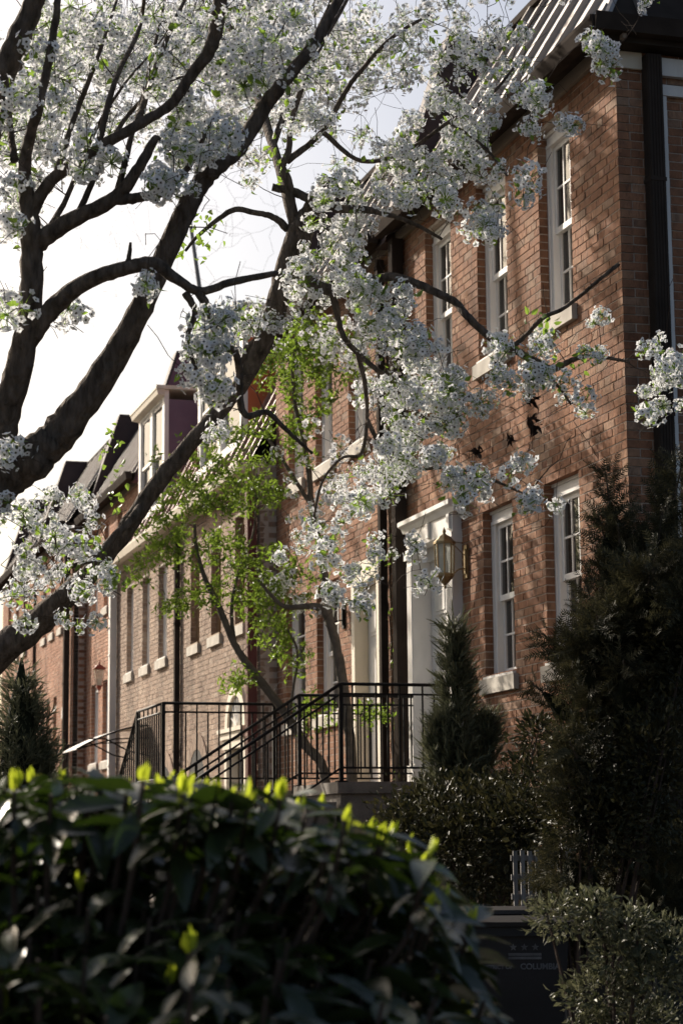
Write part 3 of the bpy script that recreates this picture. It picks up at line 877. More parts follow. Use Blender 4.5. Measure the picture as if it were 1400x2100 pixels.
def railing(label, runs, cat='railing', grp='black iron railings', h_bot=.72, sub=.085, bar=.0085, gap=.105):
    """runs: list of (A, B, posts) with A, B on the top rail"""
    A0 = np.array(runs[0][0], float)
    r_ = empty('iron_railing', (A0[0], A0[1], A0[2] - .85))
    tag(r_, label, cat, grp)
    for A, B, posts in runs:
        A = np.array(A, float); B = np.array(B, float)
        L = np.linalg.norm((B - A)[:2]) + 1e-6
        dz = np.array([0, 0, 1.0])
        MB().tube([A, B], .0145, 8).build('top_rail', M['iron'], r_, smooth=True)
        MB().tube([A - dz * sub, B - dz * sub], .010, 6).build('upper_bar', M['iron'], r_)
        MB().tube([A - dz * h_bot, B - dz * h_bot], .010, 6).build('lower_bar', M['iron'], r_)
        n = max(2, int(L / gap))
        for i in range(1, n):
            p = A + (B - A) * i / n
            MB().tube([p - dz * (h_bot + .0), p - dz * (.012 if i % 2 else sub)], bar, 6).build('baluster', M['iron'], r_)
        for t in posts:
            p = A + (B - A) * t
            q = MB(); q.box((p[0] - .017, p[1] - .017, p[2] - .83), (p[0] + .017, p[1] + .017, p[2] + .003)); q.box((p[0] - .045, p[1] - .045, p[2] - .845), (p[0] + .045, p[1] + .045, p[2] - .829))
            q.build('post', M['iron'], r_)
    return r_

railing('iron railing on the near side of the stoop beside the pointed juniper', [((5.03, 16.98, 2.98), (6.2, 16.98, 2.98), (0.0,)), ((5.03, 16.98, 2.98), (2.75, 16.98, 1.50), (1.0,))])
railing('iron handrail on the far side of the steps below the lantern', [((5.03, 18.33, 2.98), (6.16, 18.33, 2.98), (0.0,)), ((5.03, 18.33, 2.98), (2.75, 18.33, 1.50), (1.0,))])
railing('square iron railing round the deep landing in front of the tan house', [((3.98, 19.44, 2.97), (6.18, 19.44, 2.97), (0.0, .5)), ((3.98, 19.44, 2.97), (3.98, 20.74, 2.97), (1.0,)), ((3.98, 20.74, 2.97), (3.98, 22.0, 2.18), (1.0,))])
railing('thin iron railing by the arched doorway at the far end', [((5.15, 37.6, 3.46), (6.1, 37.6, 3.46), (0.0,)), ((5.15, 37.6, 3.46), (5.15, 39.6, 3.46), (1.0,))], gap=.14)
MB().box((5.1, 37.5, 1.3), (6.2, 39.7, 2.62)).build('stoop', M['concrete'])
tag(bpy.data.objects[[o.name for o in COL.objects if o.name.startswith('stoop')][-1]], 'low concrete stoop under the thin far railing', 'stoop', 'front stoops')

# ------------------------------------------------------------------ lanterns
def lantern(label, c, rt_, rb_, z0, z1, n, metal, wallx, capr=1.0, arm=True):
    l = empty('wall_lantern', (c[0], c[1], z0)); tag(l, label, 'lantern', 'wall lanterns')
    H = z1 - z0
    fr = MB()
    for i in range(n):
        a = 2 * math.pi * (i + .5) / n
        fr.tube([(c[0] + rb_ * math.cos(a), c[1] + rb_ * math.sin(a), z0), (c[0] + rt_ * math.cos(a), c[1] + rt_ * math.sin(a), z1)], .0065, 5)
    fr.lathe((c[0], c[1], z0), [(rb_ * .2, -.02), (rb_ * 1.06, -.015), (rb_ * 1.06, .008), (rb_ * .9, .012)], n, phase=math.pi / n)
    fr.build('frame', M[metal], l)
    for i in range(n):
        a0, a1 = 2 * math.pi * (i + .56) / n, 2 * math.pi * (i + 1.44) / n
        g = MB(); k = .96
        g.add([(c[0] + k * rb_ * math.cos(a0), c[1] + k * rb_ * math.sin(a0), z0 + .012), (c[0] + k * rb_ * math.cos(a1), c[1] + k * rb_ * math.sin(a1), z0 + .012),
               (c[0] + k * rt_ * math.cos(a1), c[1] + k * rt_ * math.sin(a1), z1), (c[0] + k * rt_ * math.cos(a0), c[1] + k * rt_ * math.sin(a0), z1)], [(0, 1, 2, 3)])
        g.build('glass_pane', M['lantern_glass'], l)
    cp = MB(); cp.lathe((c[0], c[1], z1), [(rt_ * 1.0, 0), (rt_ * 1.14 * capr, .004), (rt_ * 1.14 * capr, .022), (rt_ * .85, .045), (rt_ * .55, .075), (rt_ * .3, .085), (rt_ * .12, .10), (rt_ * .2, .118), (rt_ * .1, .14), (.003, .155)], n, phase=math.pi / n)
    cp.build('cap', M[metal], l)
    bt = MB(); bt.lathe((c[0], c[1], z0), [(.003, -.13), (rb_ * .16, -.115), (rb_ * .10, -.10), (rb_ * .26, -.085), (rb_ * .55, -.06), (rb_ * .95, -.025), (rb_ * .98, -.016)], n, phase=math.pi / n)
    bt.build('base_finial', M[metal], l)
    cd = MB()
    for q in range(3):
        a = q * 2.1; cd.lathe((c[0] + .025 * math.cos(a), c[1] + .025 * math.sin(a), z0 + .01), [(.009, 0), (.009, .09), (.003, .12)], 6)
    cd.build('candle_bulb', M['yellow_plate'], l)
    zc = z0 + H * .45
    pl = MB(); pl.box((wallx - .022, c[1] - .035, zc - .15), (wallx - .001, c[1] + .035, zc + .15)); pl.box((wallx - .032, c[1] - .02, zc - .11), (wallx - .0225, c[1] + .02, zc + .11))
    pl.build('wall_plate', M[metal], l)
    ar = MB()
    pts = [(wallx - .02, c[1], zc - .06), ((wallx * .6 + c[0] * .4), c[1], zc - .07), (c[0] + rb_ * .9, c[1], z0 + .004)]
    ar.tube(pts, .008, 6); ar.tube([(wallx - .02, c[1], zc + .05), (c[0] + rt_ * .95, c[1], z1 + .005)], .005, 5)
    ar.build('arm', M[metal], l)
    return l

lantern('brass lantern with many glass panes beside the white pilastered door', (6.015, 17.02), .088, .078, 3.965, 4.235, 8, 'brass', D, 1.0)
lantern('black lantern with tapering clear panes beside the cream framed door', (6.06, 20.86), .085, .055, 3.95, 4.14, 4, 'iron', D, 1.15)
lantern('small red lantern between two pale windows far down the row', (6.27, 36.35), .115, .06, 4.45, 4.75, 4, 'lantern_red', X4, 1.15)


# ------------------------------------------------------------------ entry canopy
aw = empty('entry_canopy', (6.0, 31.0, 3.0)); tag(aw, 'thin pale curved entry canopy on a black iron frame', 'canopy')
n = 10; V = []; Fc = []
for i in range(n + 1):
    t = i / n; x = 6.0 - 1.08 * t; z = 3.42 - .36 * t ** 1.7
    V += [(x, 30.4, z), (x, 31.7, z), (x, 31.7, z - .02), (x, 30.4, z - .02)]
    if i:
        for q in range(4): Fc.append(((i - 1) * 4 + q, (i - 1) * 4 + (q + 1) % 4, i * 4 + (q + 1) % 4, i * 4 + q))
Fc += [(0, 3, 2, 1), (n * 4, n * 4 + 1, n * 4 + 2, n * 4 + 3)]
m = MB(); m.add(V, Fc); m.build('canopy_sheet', M['white_paint'], aw)
for y in (30.39, 31.71):
    MB().tube([(6.0 - 1.08 * i / 8, y, 3.405 - .36 * (i / 8) ** 1.7) for i in range(9)], .014, 6).build('rib', M['iron'], aw)
    MB().tube([(6.02, y, 2.95), (5.7, y, 3.02), (5.35, y, 3.2), (5.1, y, 3.2)], .012, 6).build('brace', M['iron'], aw)
    MB().tube([(6.02, y, 3.22), (5.5, y, 3.20), (4.95, y, 3.06)], .010, 6).build('tie_bar', M['iron'], aw)

# ------------------------------------------------------------------ wheeled bins
def star(c, r):
    V = []
    for i in range(10):
        a = math.pi / 2 + i * math.pi / 5; q = r if i % 2 == 0 else r * .42
        V.append((c[0] + q * math.cos(a), c[1] + q * math.sin(a)))
    return V

def cart(label, loc, rz, s=1.0, text=True):
    b = empty('wheeled_bin', loc); tag(b, label, 'trash bin', 'wheeled bins')
    z = loc[2]
    # local frame: x across, y back; built at the origin then placed by the empty
    def part(name, mb, mat, smooth=False):
        o = link_mesh(name, mb.mesh(name, M[mat], (0, 0, 0), smooth)); o.parent = b; return o
    w0, w1, d0, d1, H = .23, .30, .26, .33, .98
    bd = MB()
    bd.add([(-w0, -d0, .06), (w0, -d0, .06), (w0, d0, .06), (-w0, d0, .06), (-w1, -d1, H), (w1, -d1, H), (w1, d1, H), (-w1, d1, H)],
           [(0, 3, 2, 1), (0, 1, 5, 4), (1, 2, 6, 5), (2, 3, 7, 6), (3, 0, 4, 7), (4, 5, 6, 7)])
    bd.box((-.10, -d1 - .008, .3), (.10, -d1 + .06, .36))
    part('body', bd, 'bin_plastic')
    part('rim', MB().box((-w1 - .02, -d1 - .02, H - .03), (w1 + .02, d1 + .02, H + .012)), 'bin_plastic')
    ld = MB()
    prof = [(-d1 - .04, H + .014), (-d1 - .045, H + .034), (-d1 + .05, H + .05), (-.05, H + .078), (d1 - .05, H + .074), (d1 + .05, H + .045), (d1 + .05, H + .014)]
    ld.prism_x(prof, -w1 - .035, w1 + .035)
    ld.prism_x([(-.20, H + .064), (-.18, H + .082), (.0, H + .095), (.2, H + .088), (.22, H + .072)], -w1 * .7, w1 * .7)
    part('lid', ld, 'bin_plastic')
    hd = MB(); hd.tube([(-w1 + .03, d1 + .04, H - .01), (-w1 + .03, d1 + .12, H + .02), (w1 - .03, d1 + .12, H + .02), (w1 - .03, d1 + .04, H - .01)], .014, 8)
    part('handle', hd, 'bin_plastic', True)
    for sx in (-1, 1):
        wv = MB(); k = 16
        ring = [(d0 + .02 + .13 * math.cos(2 * math.pi * i / k), .13 + .13 * math.sin(2 * math.pi * i / k)) for i in range(k)]
        wv.prism_x(ring, sx * (w0 + .01), sx * (w0 + .055)); part('wheel', wv, 'bin_plastic')
    if text:
        yf = lambda zz: -(d0 + (d1 - d0) * (zz - .06) / (H - .06)) - .003
        for i in range(3):
            st = MB(); pts = star((.045 + .050 * i, .900), .018)
            st.add([(x, yf(zz), zz) for x, zz in pts] , [tuple(range(10))]); part('star', st, 'bin_print')
        for zz in (.868, .852):
            st = MB(); st.add([(.022, yf(zz), zz - .006), (.172, yf(zz), zz - .006), (.172, yf(zz + .01), zz + .006), (.022, yf(zz + .01), zz + .006)], [(0, 1, 2, 3)]); part('stripe', st, 'bin_print')
        for body, sz, xx, zz in (('COLUMBIA', .036, .165, .802), ('DISTRICT OF', .024, -.03, .804)):
            cu = bpy.data.curves.new('lettering', 'FONT'); cu.body = body; cu.size = sz; cu.align_x = 'CENTER'; cu.extrude = .0006; cu.offset = .0012
            tmp = bpy.data.objects.new('lettering_curve', cu); COL.objects.link(tmp)
            bpy.context.view_layer.update()
            me = bpy.data.meshes.new_from_object(tmp.evaluated_get(bpy.context.evaluated_depsgraph_get()))
            bpy.data.objects.remove(tmp)
            me.materials.clear(); me.materials.append(M['bin_print'])
            o = bpy.data.objects.new('lettering', me); COL.objects.link(o); o.parent = b
            o.location = (xx, yf(zz) - .002, zz); o.rotation_euler = (R(90) - .077, 0, 0)
    b.rotation_euler = (0, 0, rz); b.scale = (s, s, s)
    return b

pB = at(1005, 1900, 10.5)
cart('dark wheeled bin with three stars and white lettering behind the glossy bush', (pB[0] + .10, pB[1] + .1, .10), R(-20), 1.10)
pB2 = at(1285, 1850, 12.2)
cart('dark wheeled bin at the side wall of the corner house', (pB2[0], pB2[1], .22), R(-48), 1.0, text=False)

# ------------------------------------------------------------------ lattice fence
lf = empty('lattice_fence', (4.7, 11.75, .2)); tag(lf, 'short weathered white lattice fence beside the bins', 'fence')
fx0, fx1, fy = 4.56, 4.87, 11.75
for i in range(7):
    x = fx0 + (fx1 - fx0 - .025) * i / 6
    MB().box((x, fy, .22), (x + .026, fy + .012, 1.56 + .01 * math.sin(i * 3))).build('slat', M['weathered_white'], lf)
for j in range(11):
    z = .35 + j * .115
    MB().box((fx0 - .01, fy + .0125, z), (fx1, fy + .024, z + .034)).build('cross_slat', M['weathered_white'], lf)
MB().box((fx1 + .002, fy - .02, .18), (fx1 + .062, fy + .045, 1.60)).build('post', M['weathered_white'], lf)

# ------------------------------------------------------------------ flowers and leaves
def make_cluster(seed, n=26):
    g = np.random.default_rng(seed)
    pv = [(0, 0, 0), (-.50, .58, .10), (0, 1.0, .16), (.50, .58, .10)]
    V = []; F = []; mi = []
    for i in range(n):
        z = 1 - 1.55 * (i + .5) / n
        a = i * 2.39996 + g.normal() * .25
        rr = math.sqrt(max(0, 1 - z * z))
        d = np.array([rr * math.cos(a), rr * math.sin(a), z]) + g.normal(size=3) * .16
        d /= np.linalg.norm(d)
        rad = .64 + .42 * g.random()
        d2 = d + g.normal(size=3) * .28; d2 /= np.linalg.norm(d2)
        ref = np.array([0, 0, 1.0]) if abs(d2[2]) < .9 else np.array([1.0, 0, 0])
        u = np.cross(ref, d2); u /= np.linalg.norm(u); w = np.cross(d2, u)
        s = .245 * (.85 + .35 * g.random())
        ph = g.random() * 6.28
        for k in range(5):
            t = ph + k * 2 * math.pi / 5
            x = u * math.cos(t) + w * math.sin(t); y = -u * math.sin(t) + w * math.cos(t)
            n0 = len(V)
            cup = g.uniform(.4, 2.2)
            for (px_, py_, pz_) in pv: V.append(d * rad + s * (y * px_ + x * py_ + d2 * pz_ * cup))
            F.append((n0, n0 + 1, n0 + 2, n0 + 3)); mi.append(0)
        n0 = len(V); q = s * .30
        for (cx, cy) in ((1, 0), (0, 1), (-1, 0), (0, -1)): V.append(d * rad + d2 * s * .10 + q * (u * cx + w * cy))
        F.append((n0, n0 + 1, n0 + 2, n0 + 3)); mi.append(1)
        n0 = len(V); st = .022                         # the flower's stalk
        V += [np.array([0, 0, -.1]) - u * st, np.array([0, 0, -.1]) + u * st, d * rad + u * st, d * rad - u * st]
        F.append((n0, n0 + 1, n0 + 2, n0 + 3)); mi.append(2)
    return np.array(V), np.array(F), np.array(mi)
CLUST = [make_cluster(s, n) for s, n in ((1, 27), (2, 21), (3, 32), (4, 15), (5, 24))]
CLUST_ME = [np_mesh('blossom_cluster', v, f, [M['pear_petal'], M['pear_centre'], M['pear_leaf']], mi) for v, f, mi in CLUST]

def leaf_template(L=1.0, W=.5, fold=.12, curl=.15, nseg=3):
    V = []; F = []
    for i in range(nseg + 1):
        t = i / nseg
        w = W / 2 * math.sin(math.pi * (t ** .8) * .96 + .06)
        z = -curl * t * t
        V += [(-w, t * L, z + fold * w * 2), (0, t * L, z), (w, t * L, z + fold * w * 2)]
        if i:
            b = (i - 1) * 3
            F += [(b, b + 1, b + 4, b + 3), (b + 1, b + 2, b + 5, b + 4)]
    return np.array(V), np.array(F)

def curve_pts(P, n):
    """Catmull-Rom through points with columns x, y, z, radius"""
    P = np.asarray(P, float)
    Q = np.vstack([2 * P[0] - P[1], P, 2 * P[-1] - P[-2]])
    out = []
    for i in range(1, len(Q) - 2):
        for t in np.linspace(0, 1, n, endpoint=False):
            a, b, c, d = Q[i - 1], Q[i], Q[i + 1], Q[i + 2]
            out.append(.5 * ((2 * b) + (-a + c) * t + (2 * a - 5 * b + 4 * c - d) * t * t + (-a + 3 * b - 3 * c + d) * t ** 3))
    out.append(P[-1])
    return np.array(out)

class Tree:
    """limbs given by hand, twigs grown from them towards where the blossom sits"""
    def __init__(s, name, loc, label, cat='tree', group=None, bark='bark', twig='twig'):
        s.root = empty(name, loc); tag(s.root, label, cat, group)
        s.nodes = []; s.rad = []; s.bark = bark; s.twigmat = twig; s.tw = MB(); s.tips = []; s.thin = 1.0; s.deep = False; s.off = np.array(loc)
    def limb(s, pts, name='limb', n=7, k=10, wob=.04, grow=True):
        C = curve_pts(pts, n); C[:, 3] *= s.thin
        C[1:-1, :3] += RNG.normal(size=(len(C) - 2, 3)) * (C[1:-1, 3:4] * .05)
        m = MB(); m.tube(C[:, :3], C[:, 3], k, wob=wob)
        m.build(name, M[s.bark], s.root, smooth=True)
        if grow:
            # resample finely so that twigs can start anywhere
            for a, b in zip(C[:-1], C[1:]):
                L = np.linalg.norm(b[:3] - a[:3]); q = max(1, int(L / .06))
                for t in np.arange(q) / q:
                    s.nodes.append(a[:3] + (b - a)[:3] * t); s.rad.append(a[3] + (b[3] - a[3]) * t)
    def grow(s, targets, tip=.0022, step=.11, droop=.10, maxlen=99, k=4, wander=.028):
        nodes = np.array(s.nodes); rad = np.array(s.rad)
        cap = len(nodes) + len(targets) * 40
        NA = np.zeros((cap, 3)); RA = np.zeros(cap); n = len(nodes)
        NA[:n] = nodes; RA[:n] = rad
        d0 = np.array([np.min(np.linalg.norm(nodes - t, axis=1)) for t in targets])
        done = []
        for i in np.argsort(d0):
            t = targets[i]
            dv = NA[:n] - t
            d = np.linalg.norm(dv, axis=1) * (1 + .35 * np.clip(dv[:, 2] / (np.linalg.norm(dv, axis=1) + 1e-6), -1, 1))
            j = int(np.argmin(d)); a = NA[j]; L = np.linalg.norm(t - a)
            if L > maxlen: continue
            done.append(i)
            if L < .03: continue
            q = max(2, int(L / step) + 1)
            side = RNG.normal(size=3); side -= (t - a) * (side @ (t - a)) / (L * L); side /= np.linalg.norm(side) + 1e-9
            u = np.linspace(0, 1, q + 1)
            bow = np.sin(math.pi * u)[:, None]
            P = a + (t - a) * u[:, None] + bow * (side * L * .10 * RNG.normal() + np.array([0, 0, L * droop]))
            P[1:-1] += RNG.normal(size=(q - 1, 3)) * wander * min(1, L)
            r0 = min(RA[j] * .75, tip + .0065 * L); r = np.linspace(max(r0, tip), tip, q + 1)
            s.tw.tube(P, r, k if r0 < .008 else 6, cap=False)
            NA[n:n + q] = P[1:]; RA[n:n + q] = r[1:]; n += q
        s.nodes = list(NA[:n]); s.rad = list(RA[:n])
        return np.array(done, int)
    def finish_twigs(s):
        if s.tw.n:
            o = s.tw.build('twigs', M[s.twigmat], s.root); tag(o, kind='stuff')
            o['label'] = 'fine bare twigs'
    def blossoms(s, P, size, n_single=300):
        P = np.asarray(P); px, py, dz = project(P)
        sz = size * (0.55 + .75 * RNG.random(len(P)) ** 1.3)
        sz = sz * np.clip(dz / 13.0, 1, 1.4) if s.deep else sz
        vis = (px > 0) & (px < 1400) & (py > 0) & (py < 1500)
        order = np.argsort(-np.where(vis, sz / dz, -1))
        dirs = rand_dirs(len(P), .55)
        Mx = frames(dirs) * sz[:, None, None]
        Mx[:, :, 0] *= RNG.uniform(.8, 1.25, (len(P), 1)); Mx[:, :, 2] *= RNG.uniform(.75, 1.1, (len(P), 1))
        kind = RNG.integers(0, len(CLUST), len(P)); kind[dz > 14.2] = 3
        for i in order[:n_single]:
            o = link_mesh('blossom_cluster', CLUST_ME[kind[i]], s.root, P[i])
            m4 = Matrix([[*Mx[i][0], 0], [*Mx[i][1], 0], [*Mx[i][2], 0], [0, 0, 0, 1]])
            o.rotation_euler = m4.to_euler(); o.scale = (sz[i], sz[i], sz[i])
        rest = order[n_single:]
        Vs, Fs, Ms = [], [], []; n = 0
        for kk in range(len(CLUST)):
            idx = rest[kind[rest] == kk]
            if not len(idx): continue
            v, f, mi = CLUST[kk]
            V, F, m_ = scatter(v, f, P[idx] - s.off, Mx[idx], mi)
            Vs.append(V); Fs.append(F + n); Ms.append(m_); n += len(V)
        if n:
            o = link_mesh('blossoms', np_mesh('blossoms', np.concatenate(Vs), np.concatenate(Fs), [M['pear_petal'], M['pear_centre'], M['pear_leaf']], np.concatenate(Ms)), s.root, s.off)
            tag(o, kind='stuff')
    def leaves(s, P, dirs, L, mat, name='leaves', tmpl=None):
        v, f = tmpl if tmpl else leaf_template(1, .62, .2, .25)
        # template runs along y: turn so y follows dirs
        Mf = frames(dirs)
        Mf = np.stack([Mf[:, :, 0], Mf[:, :, 2], Mf[:, :, 1]], axis=2)
        V, F, _ = scatter(v, f, P - s.off, Mf * np.asarray(L)[:, None, None])
        o = link_mesh(name, np_mesh(name, V, F, M[mat]), s.root, s.off)
        tag(o, kind='stuff')
        return o

def px_limb(rows):
    """rows of (photo x, photo y, depth, radius in photo pixels)"""
    out = []
    for x, y, d, r in rows:
        p = at(x, y, d); out.append((*p, r * d / F_PX))
    return out

def cloud(ells, dens=1.0):
    """points spread through ellipsoids: centre on the photograph, depth range, count"""
    out = []
    for cx, cy, rx, ry, n, d0, d1 in ells:
        n = max(2, int(n * dens)) if n > 5 else n
        a = RNG.uniform(0, 2 * math.pi, n); q = np.sqrt(RNG.random(n))
        for i in range(n):
            out.append(at(cx + rx * q[i] * math.cos(a[i]), cy + ry * q[i] * math.sin(a[i]), RNG.uniform(d0, d1)))
    return np.array(out)

# ------------------------------------------------------------------ pear tree by the kerb (near)
T1 = Tree('pear_tree', (0.15, 8.8, .03), 'near flowering pear with thick dark limbs rising from the lower edge', group='flowering pear trees')
base = at(-60, 1020, 9.2); T1.thin = 1.0
T1.limb([(0.15, 8.8, -.1, .24), (0.2, 8.85, .4, .19), (0.32, 8.95, 1.4, .17), (0.5, 9.02, 2.2, .17), (0.72, 9.05, 2.75, .16), (*base, .15)], 'trunk', 5, 14)
T1.limb([(*at(-110, 1080, 9.2), .12)] + px_limb([(0, 985, 9.2, 48), (75, 935, 9.2, 42), (150, 855, 9.2, 35), (240, 725, 9.2, 28), (310, 590, 9.2, 23), (365, 465, 9.25, 22), (415, 372, 9.3, 20), (452, 338, 9.3, 17), (497, 295, 9.35, 17), (540, 222, 9.4, 16), (582, 168, 9.4, 14), (650, 80, 9.5, 12), (710, -30, 9.6, 10)]), k=14)
T1.limb([(*at(-110, 1070, 9.2), .11)] + px_limb([(-40, 990, 9.15, 40), (2, 880, 9.15, 34), (36, 760, 9.1, 29), (60, 650, 9.1, 24), (66, 520, 9.1, 23), (60, 430, 9.1, 18), (52, 330, 9.1, 13), (84, 200, 9.0, 10), (112, 60, 9.0, 8), (125, -60, 9.0, 6)]), k=12)
T1.limb(px_limb([(58, 450, 9.1, 15), (105, 372, 9.1, 13), (200, 305, 9.1, 12), (280, 258, 9.1, 11), (350, 214, 9.1, 11), (388, 160, 9.1, 12), (432, 100, 9.1, 14), (446, 40, 9.1, 15), (462, -60, 9.1, 14)]), k=10)
T1.limb(px_limb([(64, 510, 9.1, 20), (130, 462, 9.1, 18), (240, 402, 9.1, 14), (292, 332, 9.1, 11), (318, 286, 9.1, 8), (330, 290, 9.1, 4)]), k=10)
T1.limb(px_limb([(230, 412, 9.1, 12), (288, 404, 9.1, 11), (340, 390, 9.1, 9), (395, 330, 9.15, 6), (430, 250, 9.2, 4)]), k=8)
T1.limb(px_limb([(48, 710, 9.1, 23), (100, 642, 9.1, 20), (170, 582, 9.05, 17), (250, 552, 9.0, 15), (315, 542, 9.0, 15), (362, 572, 9.0, 11), (412, 597, 9.0, 9), (480, 577, 9.05, 8), (570, 560, 9.1, 6)]), k=10)
T1.limb(px_limb([(260, 545, 9.0, 6), (266, 520, 9.0, 5), (268, 497, 9.0, 3)]), 'limb', k=6, grow=False)
T1.limb(px_limb([(408, 600, 9.0, 10), (425, 630, 9.0, 8), (445, 690, 9.0, 8), (460, 712, 9.0, 8), (480, 720, 9.0, 8), (490, 752, 9.05, 8), (492, 818, 9.1, 8), (506, 852, 9.1, 7), (548, 846, 9.15, 6), (585, 880, 9.2, 5), (640, 930, 9.3, 3)]), k=8)
T1.limb(px_limb([(-70, 420, 9.2, 30), (-20, 250, 9.15, 26), (20, 120, 9.1, 24), (62, 25, 9.1, 22), (95, -60, 9.1, 18)]), k=10)
T1.limb(px_limb([(380, 600, 9.0, 9), (400, 640, 9.0, 7), (385, 700, 9.0, 5), (410, 780, 9.0, 4)]), k=6)
for pts in ([(112, 370), (150, 250), (200, 120), (240, 0)], [(200, 305), (235, 170), (285, 60), (300, -40)], [(66, 520), (130, 420), (190, 280), (250, 180), (345, 60), (360, -40)],
            [(240, 400), (270, 280), (300, 170), (330, 40), (345, -30)], [(280, 260), (315, 150), (360, 40), (400, -40)], [(160, 440), (210, 330), (260, 240), (330, 175), (400, 150)], [(30, 330), (20, 200), (60, 90), (70, -20)]):
    T1.limb(px_limb([(x, y, 9.1 + .25 * i + RNG.uniform(-.3, .3) * (i > 0), 8 - 1.6 * i) for i, (x, y) in enumerate(pts)]), k=6)
e1 = [(150, 170, 150, 150, 110, 11, 15), (280, 90, 160, 90, 70, 11, 15), (60, 330, 60, 120, 40, 10, 13), (150, 170, 140, 130, 70, 9, 12), (60, 240, 80, 150, 60, 8.7, 10.5), (40, 450, 50, 60, 16, 8.8, 9.6), (230, 60, 190, 70, 70, 9, 13), (410, 290, 75, 55, 42, 8.8, 9.6), (370, 365, 50, 38, 18, 8.8, 9.4),
      (500, 60, 130, 60, 60, 9, 12.5), (480, 150, 70, 50, 24, 9.1, 10), (590, 130, 90, 60, 34, 9.2, 11), (30, 620, 40, 50, 8, 8.9, 9.5), (25, 930, 30, 35, 9, 8.9, 9.4), (130, 650, 40, 50, 6, 9.2, 9.8),
      (410, 740, 65, 65, 22, 8.8, 9.3), (440, 680, 55, 55, 16, 8.8, 9.2), (300, 580, 22, 18, 4, 8.7, 8.9), (440, 790, 35, 28, 7, 8.8, 9.2), (500, 660, 40, 40, 9, 8.9, 9.2), (350, 80, 120, 70, 40, 9.5, 14),
      (-150, 250, 140, 200, 60, 8, 10.5), (-140, 650, 120, 180, 40, 8, 10), (300, -120, 350, 90, 120, 8.5, 12), (180, 330, 60, 40, 12, 8.9, 9.4), (330, 200, 70, 50, 14, 9, 9.6),
      (30, 1060, 50, 60, 12, 9.0, 10), (80, 1150, 90, 60, 18, 9.2, 10.4), (140, 1100, 60, 45, 8, 9.2, 10.2)]
c1 = cloud(e1, .78)
keep = T1.grow(c1)
c1 = c1[keep]
bt = cloud(e1, .7); T1.grow(bt + RNG.normal(size=bt.shape) * .12, tip=.0018, wander=.015)
T1.blossoms(c1, .066)
nl = int(len(c1) * 1.1)
src = c1[RNG.integers(0, len(c1), nl)] + rand_dirs(nl) * .045
T1.leaves(src, rand_dirs(nl, -.1), RNG.uniform(.03, .06, nl), 'pear_leaf')
T1.finish_twigs()

# ------------------------------------------------------------------ pear tree further along, its boughs hang before the corner house
DP = 13.2
b2 = at(-130, 1445, 13.4)
T2 = Tree('pear_tree', (1.35, 13.4, .3), 'flowering pear whose long boughs hang white blossom before the corner house', group='flowering pear trees')
T2.limb([(1.0, 13.3, .1, .26), (1.05, 13.3, .8, .20), (1.2, 13.3, 1.7, .18), (*b2, .15)], 'trunk', 5, 14)
T2.limb([(*at(-180, 1480, 13.4), .14)] + px_limb([(0, 1338, 13.3, 34), (80, 1272, 13.3, 30), (170, 1190, 13.2, 21), (248, 1102, 13.2, 19), (300, 1022, 13.2, 18), (380, 922, 13.2, 17), (450, 842, 13.2, 17), (512, 758, 13.2, 18), (552, 668, 13.2, 22), (585, 562, 13.2, 25), (610, 492, 13.2, 27), (630, 446, 13.2, 23), (652, 426, 13.2, 10)]), k=14)
T2.limb(px_limb([(606, 470, 13.2, 14), (596, 420, 13.2, 12), (590, 370, 13.2, 10), (578, 342, 13.2, 9), (592, 308, 13.2, 7), (600, 240, 13.3, 6), (640, 130, 13.4, 5), (700, 20, 13.6, 4), (740, -50, 13.7, 3)]), k=8)
T2.limb(px_limb([(590, 470, 13.2, 9), (560, 445, 13.2, 7), (520, 436, 13.2, 6), (475, 432, 13.2, 6), (410, 480, 13.2, 4), (380, 515, 13.2, 3)]), k=8)
T2.limb(px_limb([(620, 450, 13.2, 14), (643, 413, 13.1, 10), (684, 426, 13.0, 9), (735, 429, 12.9, 8), (771, 434, 12.9, 7), (815, 446, 12.8, 5), (862, 466, 12.8, 4), (905, 490, 12.7, 3)]), k=8)
T2.limb(px_limb([(558, 384, 13.2, 8), (607, 395, 13.2, 9), (643, 413, 13.1, 10)]), k=8)
T2.limb(px_limb([(590, 545, 13.2, 15), (640, 580, 13.0, 12), (690, 596, 12.9, 11), (750, 577, 12.8, 10), (800, 568, 12.7, 9.5), (850, 580, 12.6, 9), (905, 605, 12.5, 8), (936, 622, 12.5, 8), (960, 652, 12.4, 8), (1005, 692, 12.4, 8), (1050, 716, 12.3, 8), (1098, 741, 12.3, 7), (1132, 757, 12.3, 7), (1165, 742, 12.2, 6), (1195, 731, 12.2, 5), (1230, 732, 12.2, 4), (1290, 742, 12.2, 3)]), k=10)
T2.limb(px_limb([(1048, 714, 12.3, 6), (1075, 690, 12.3, 5), (1112, 652, 12.2, 5), (1150, 635, 12.2, 4), (1182, 612, 12.2, 4), (1230, 572, 12.1, 4), (1262, 546, 12.1, 4.5), (1268, 541, 12.1, 3)]), k=8)
T2.limb(px_limb([(1060, 724, 12.3, 4), (1110, 760, 12.3, 4), (1150, 800, 12.2, 3), (1170, 830, 12.2, 2)]), k=6)
T2.limb(px_limb([(681, 600, 12.9, 8), (692, 647, 12.9, 7), (704, 690, 12.8, 6), (733, 724, 12.8, 6), (771, 757, 12.7, 5), (802, 780, 12.7, 5), (860, 850, 12.6, 4), (930, 890, 12.6, 3)]), k=8)
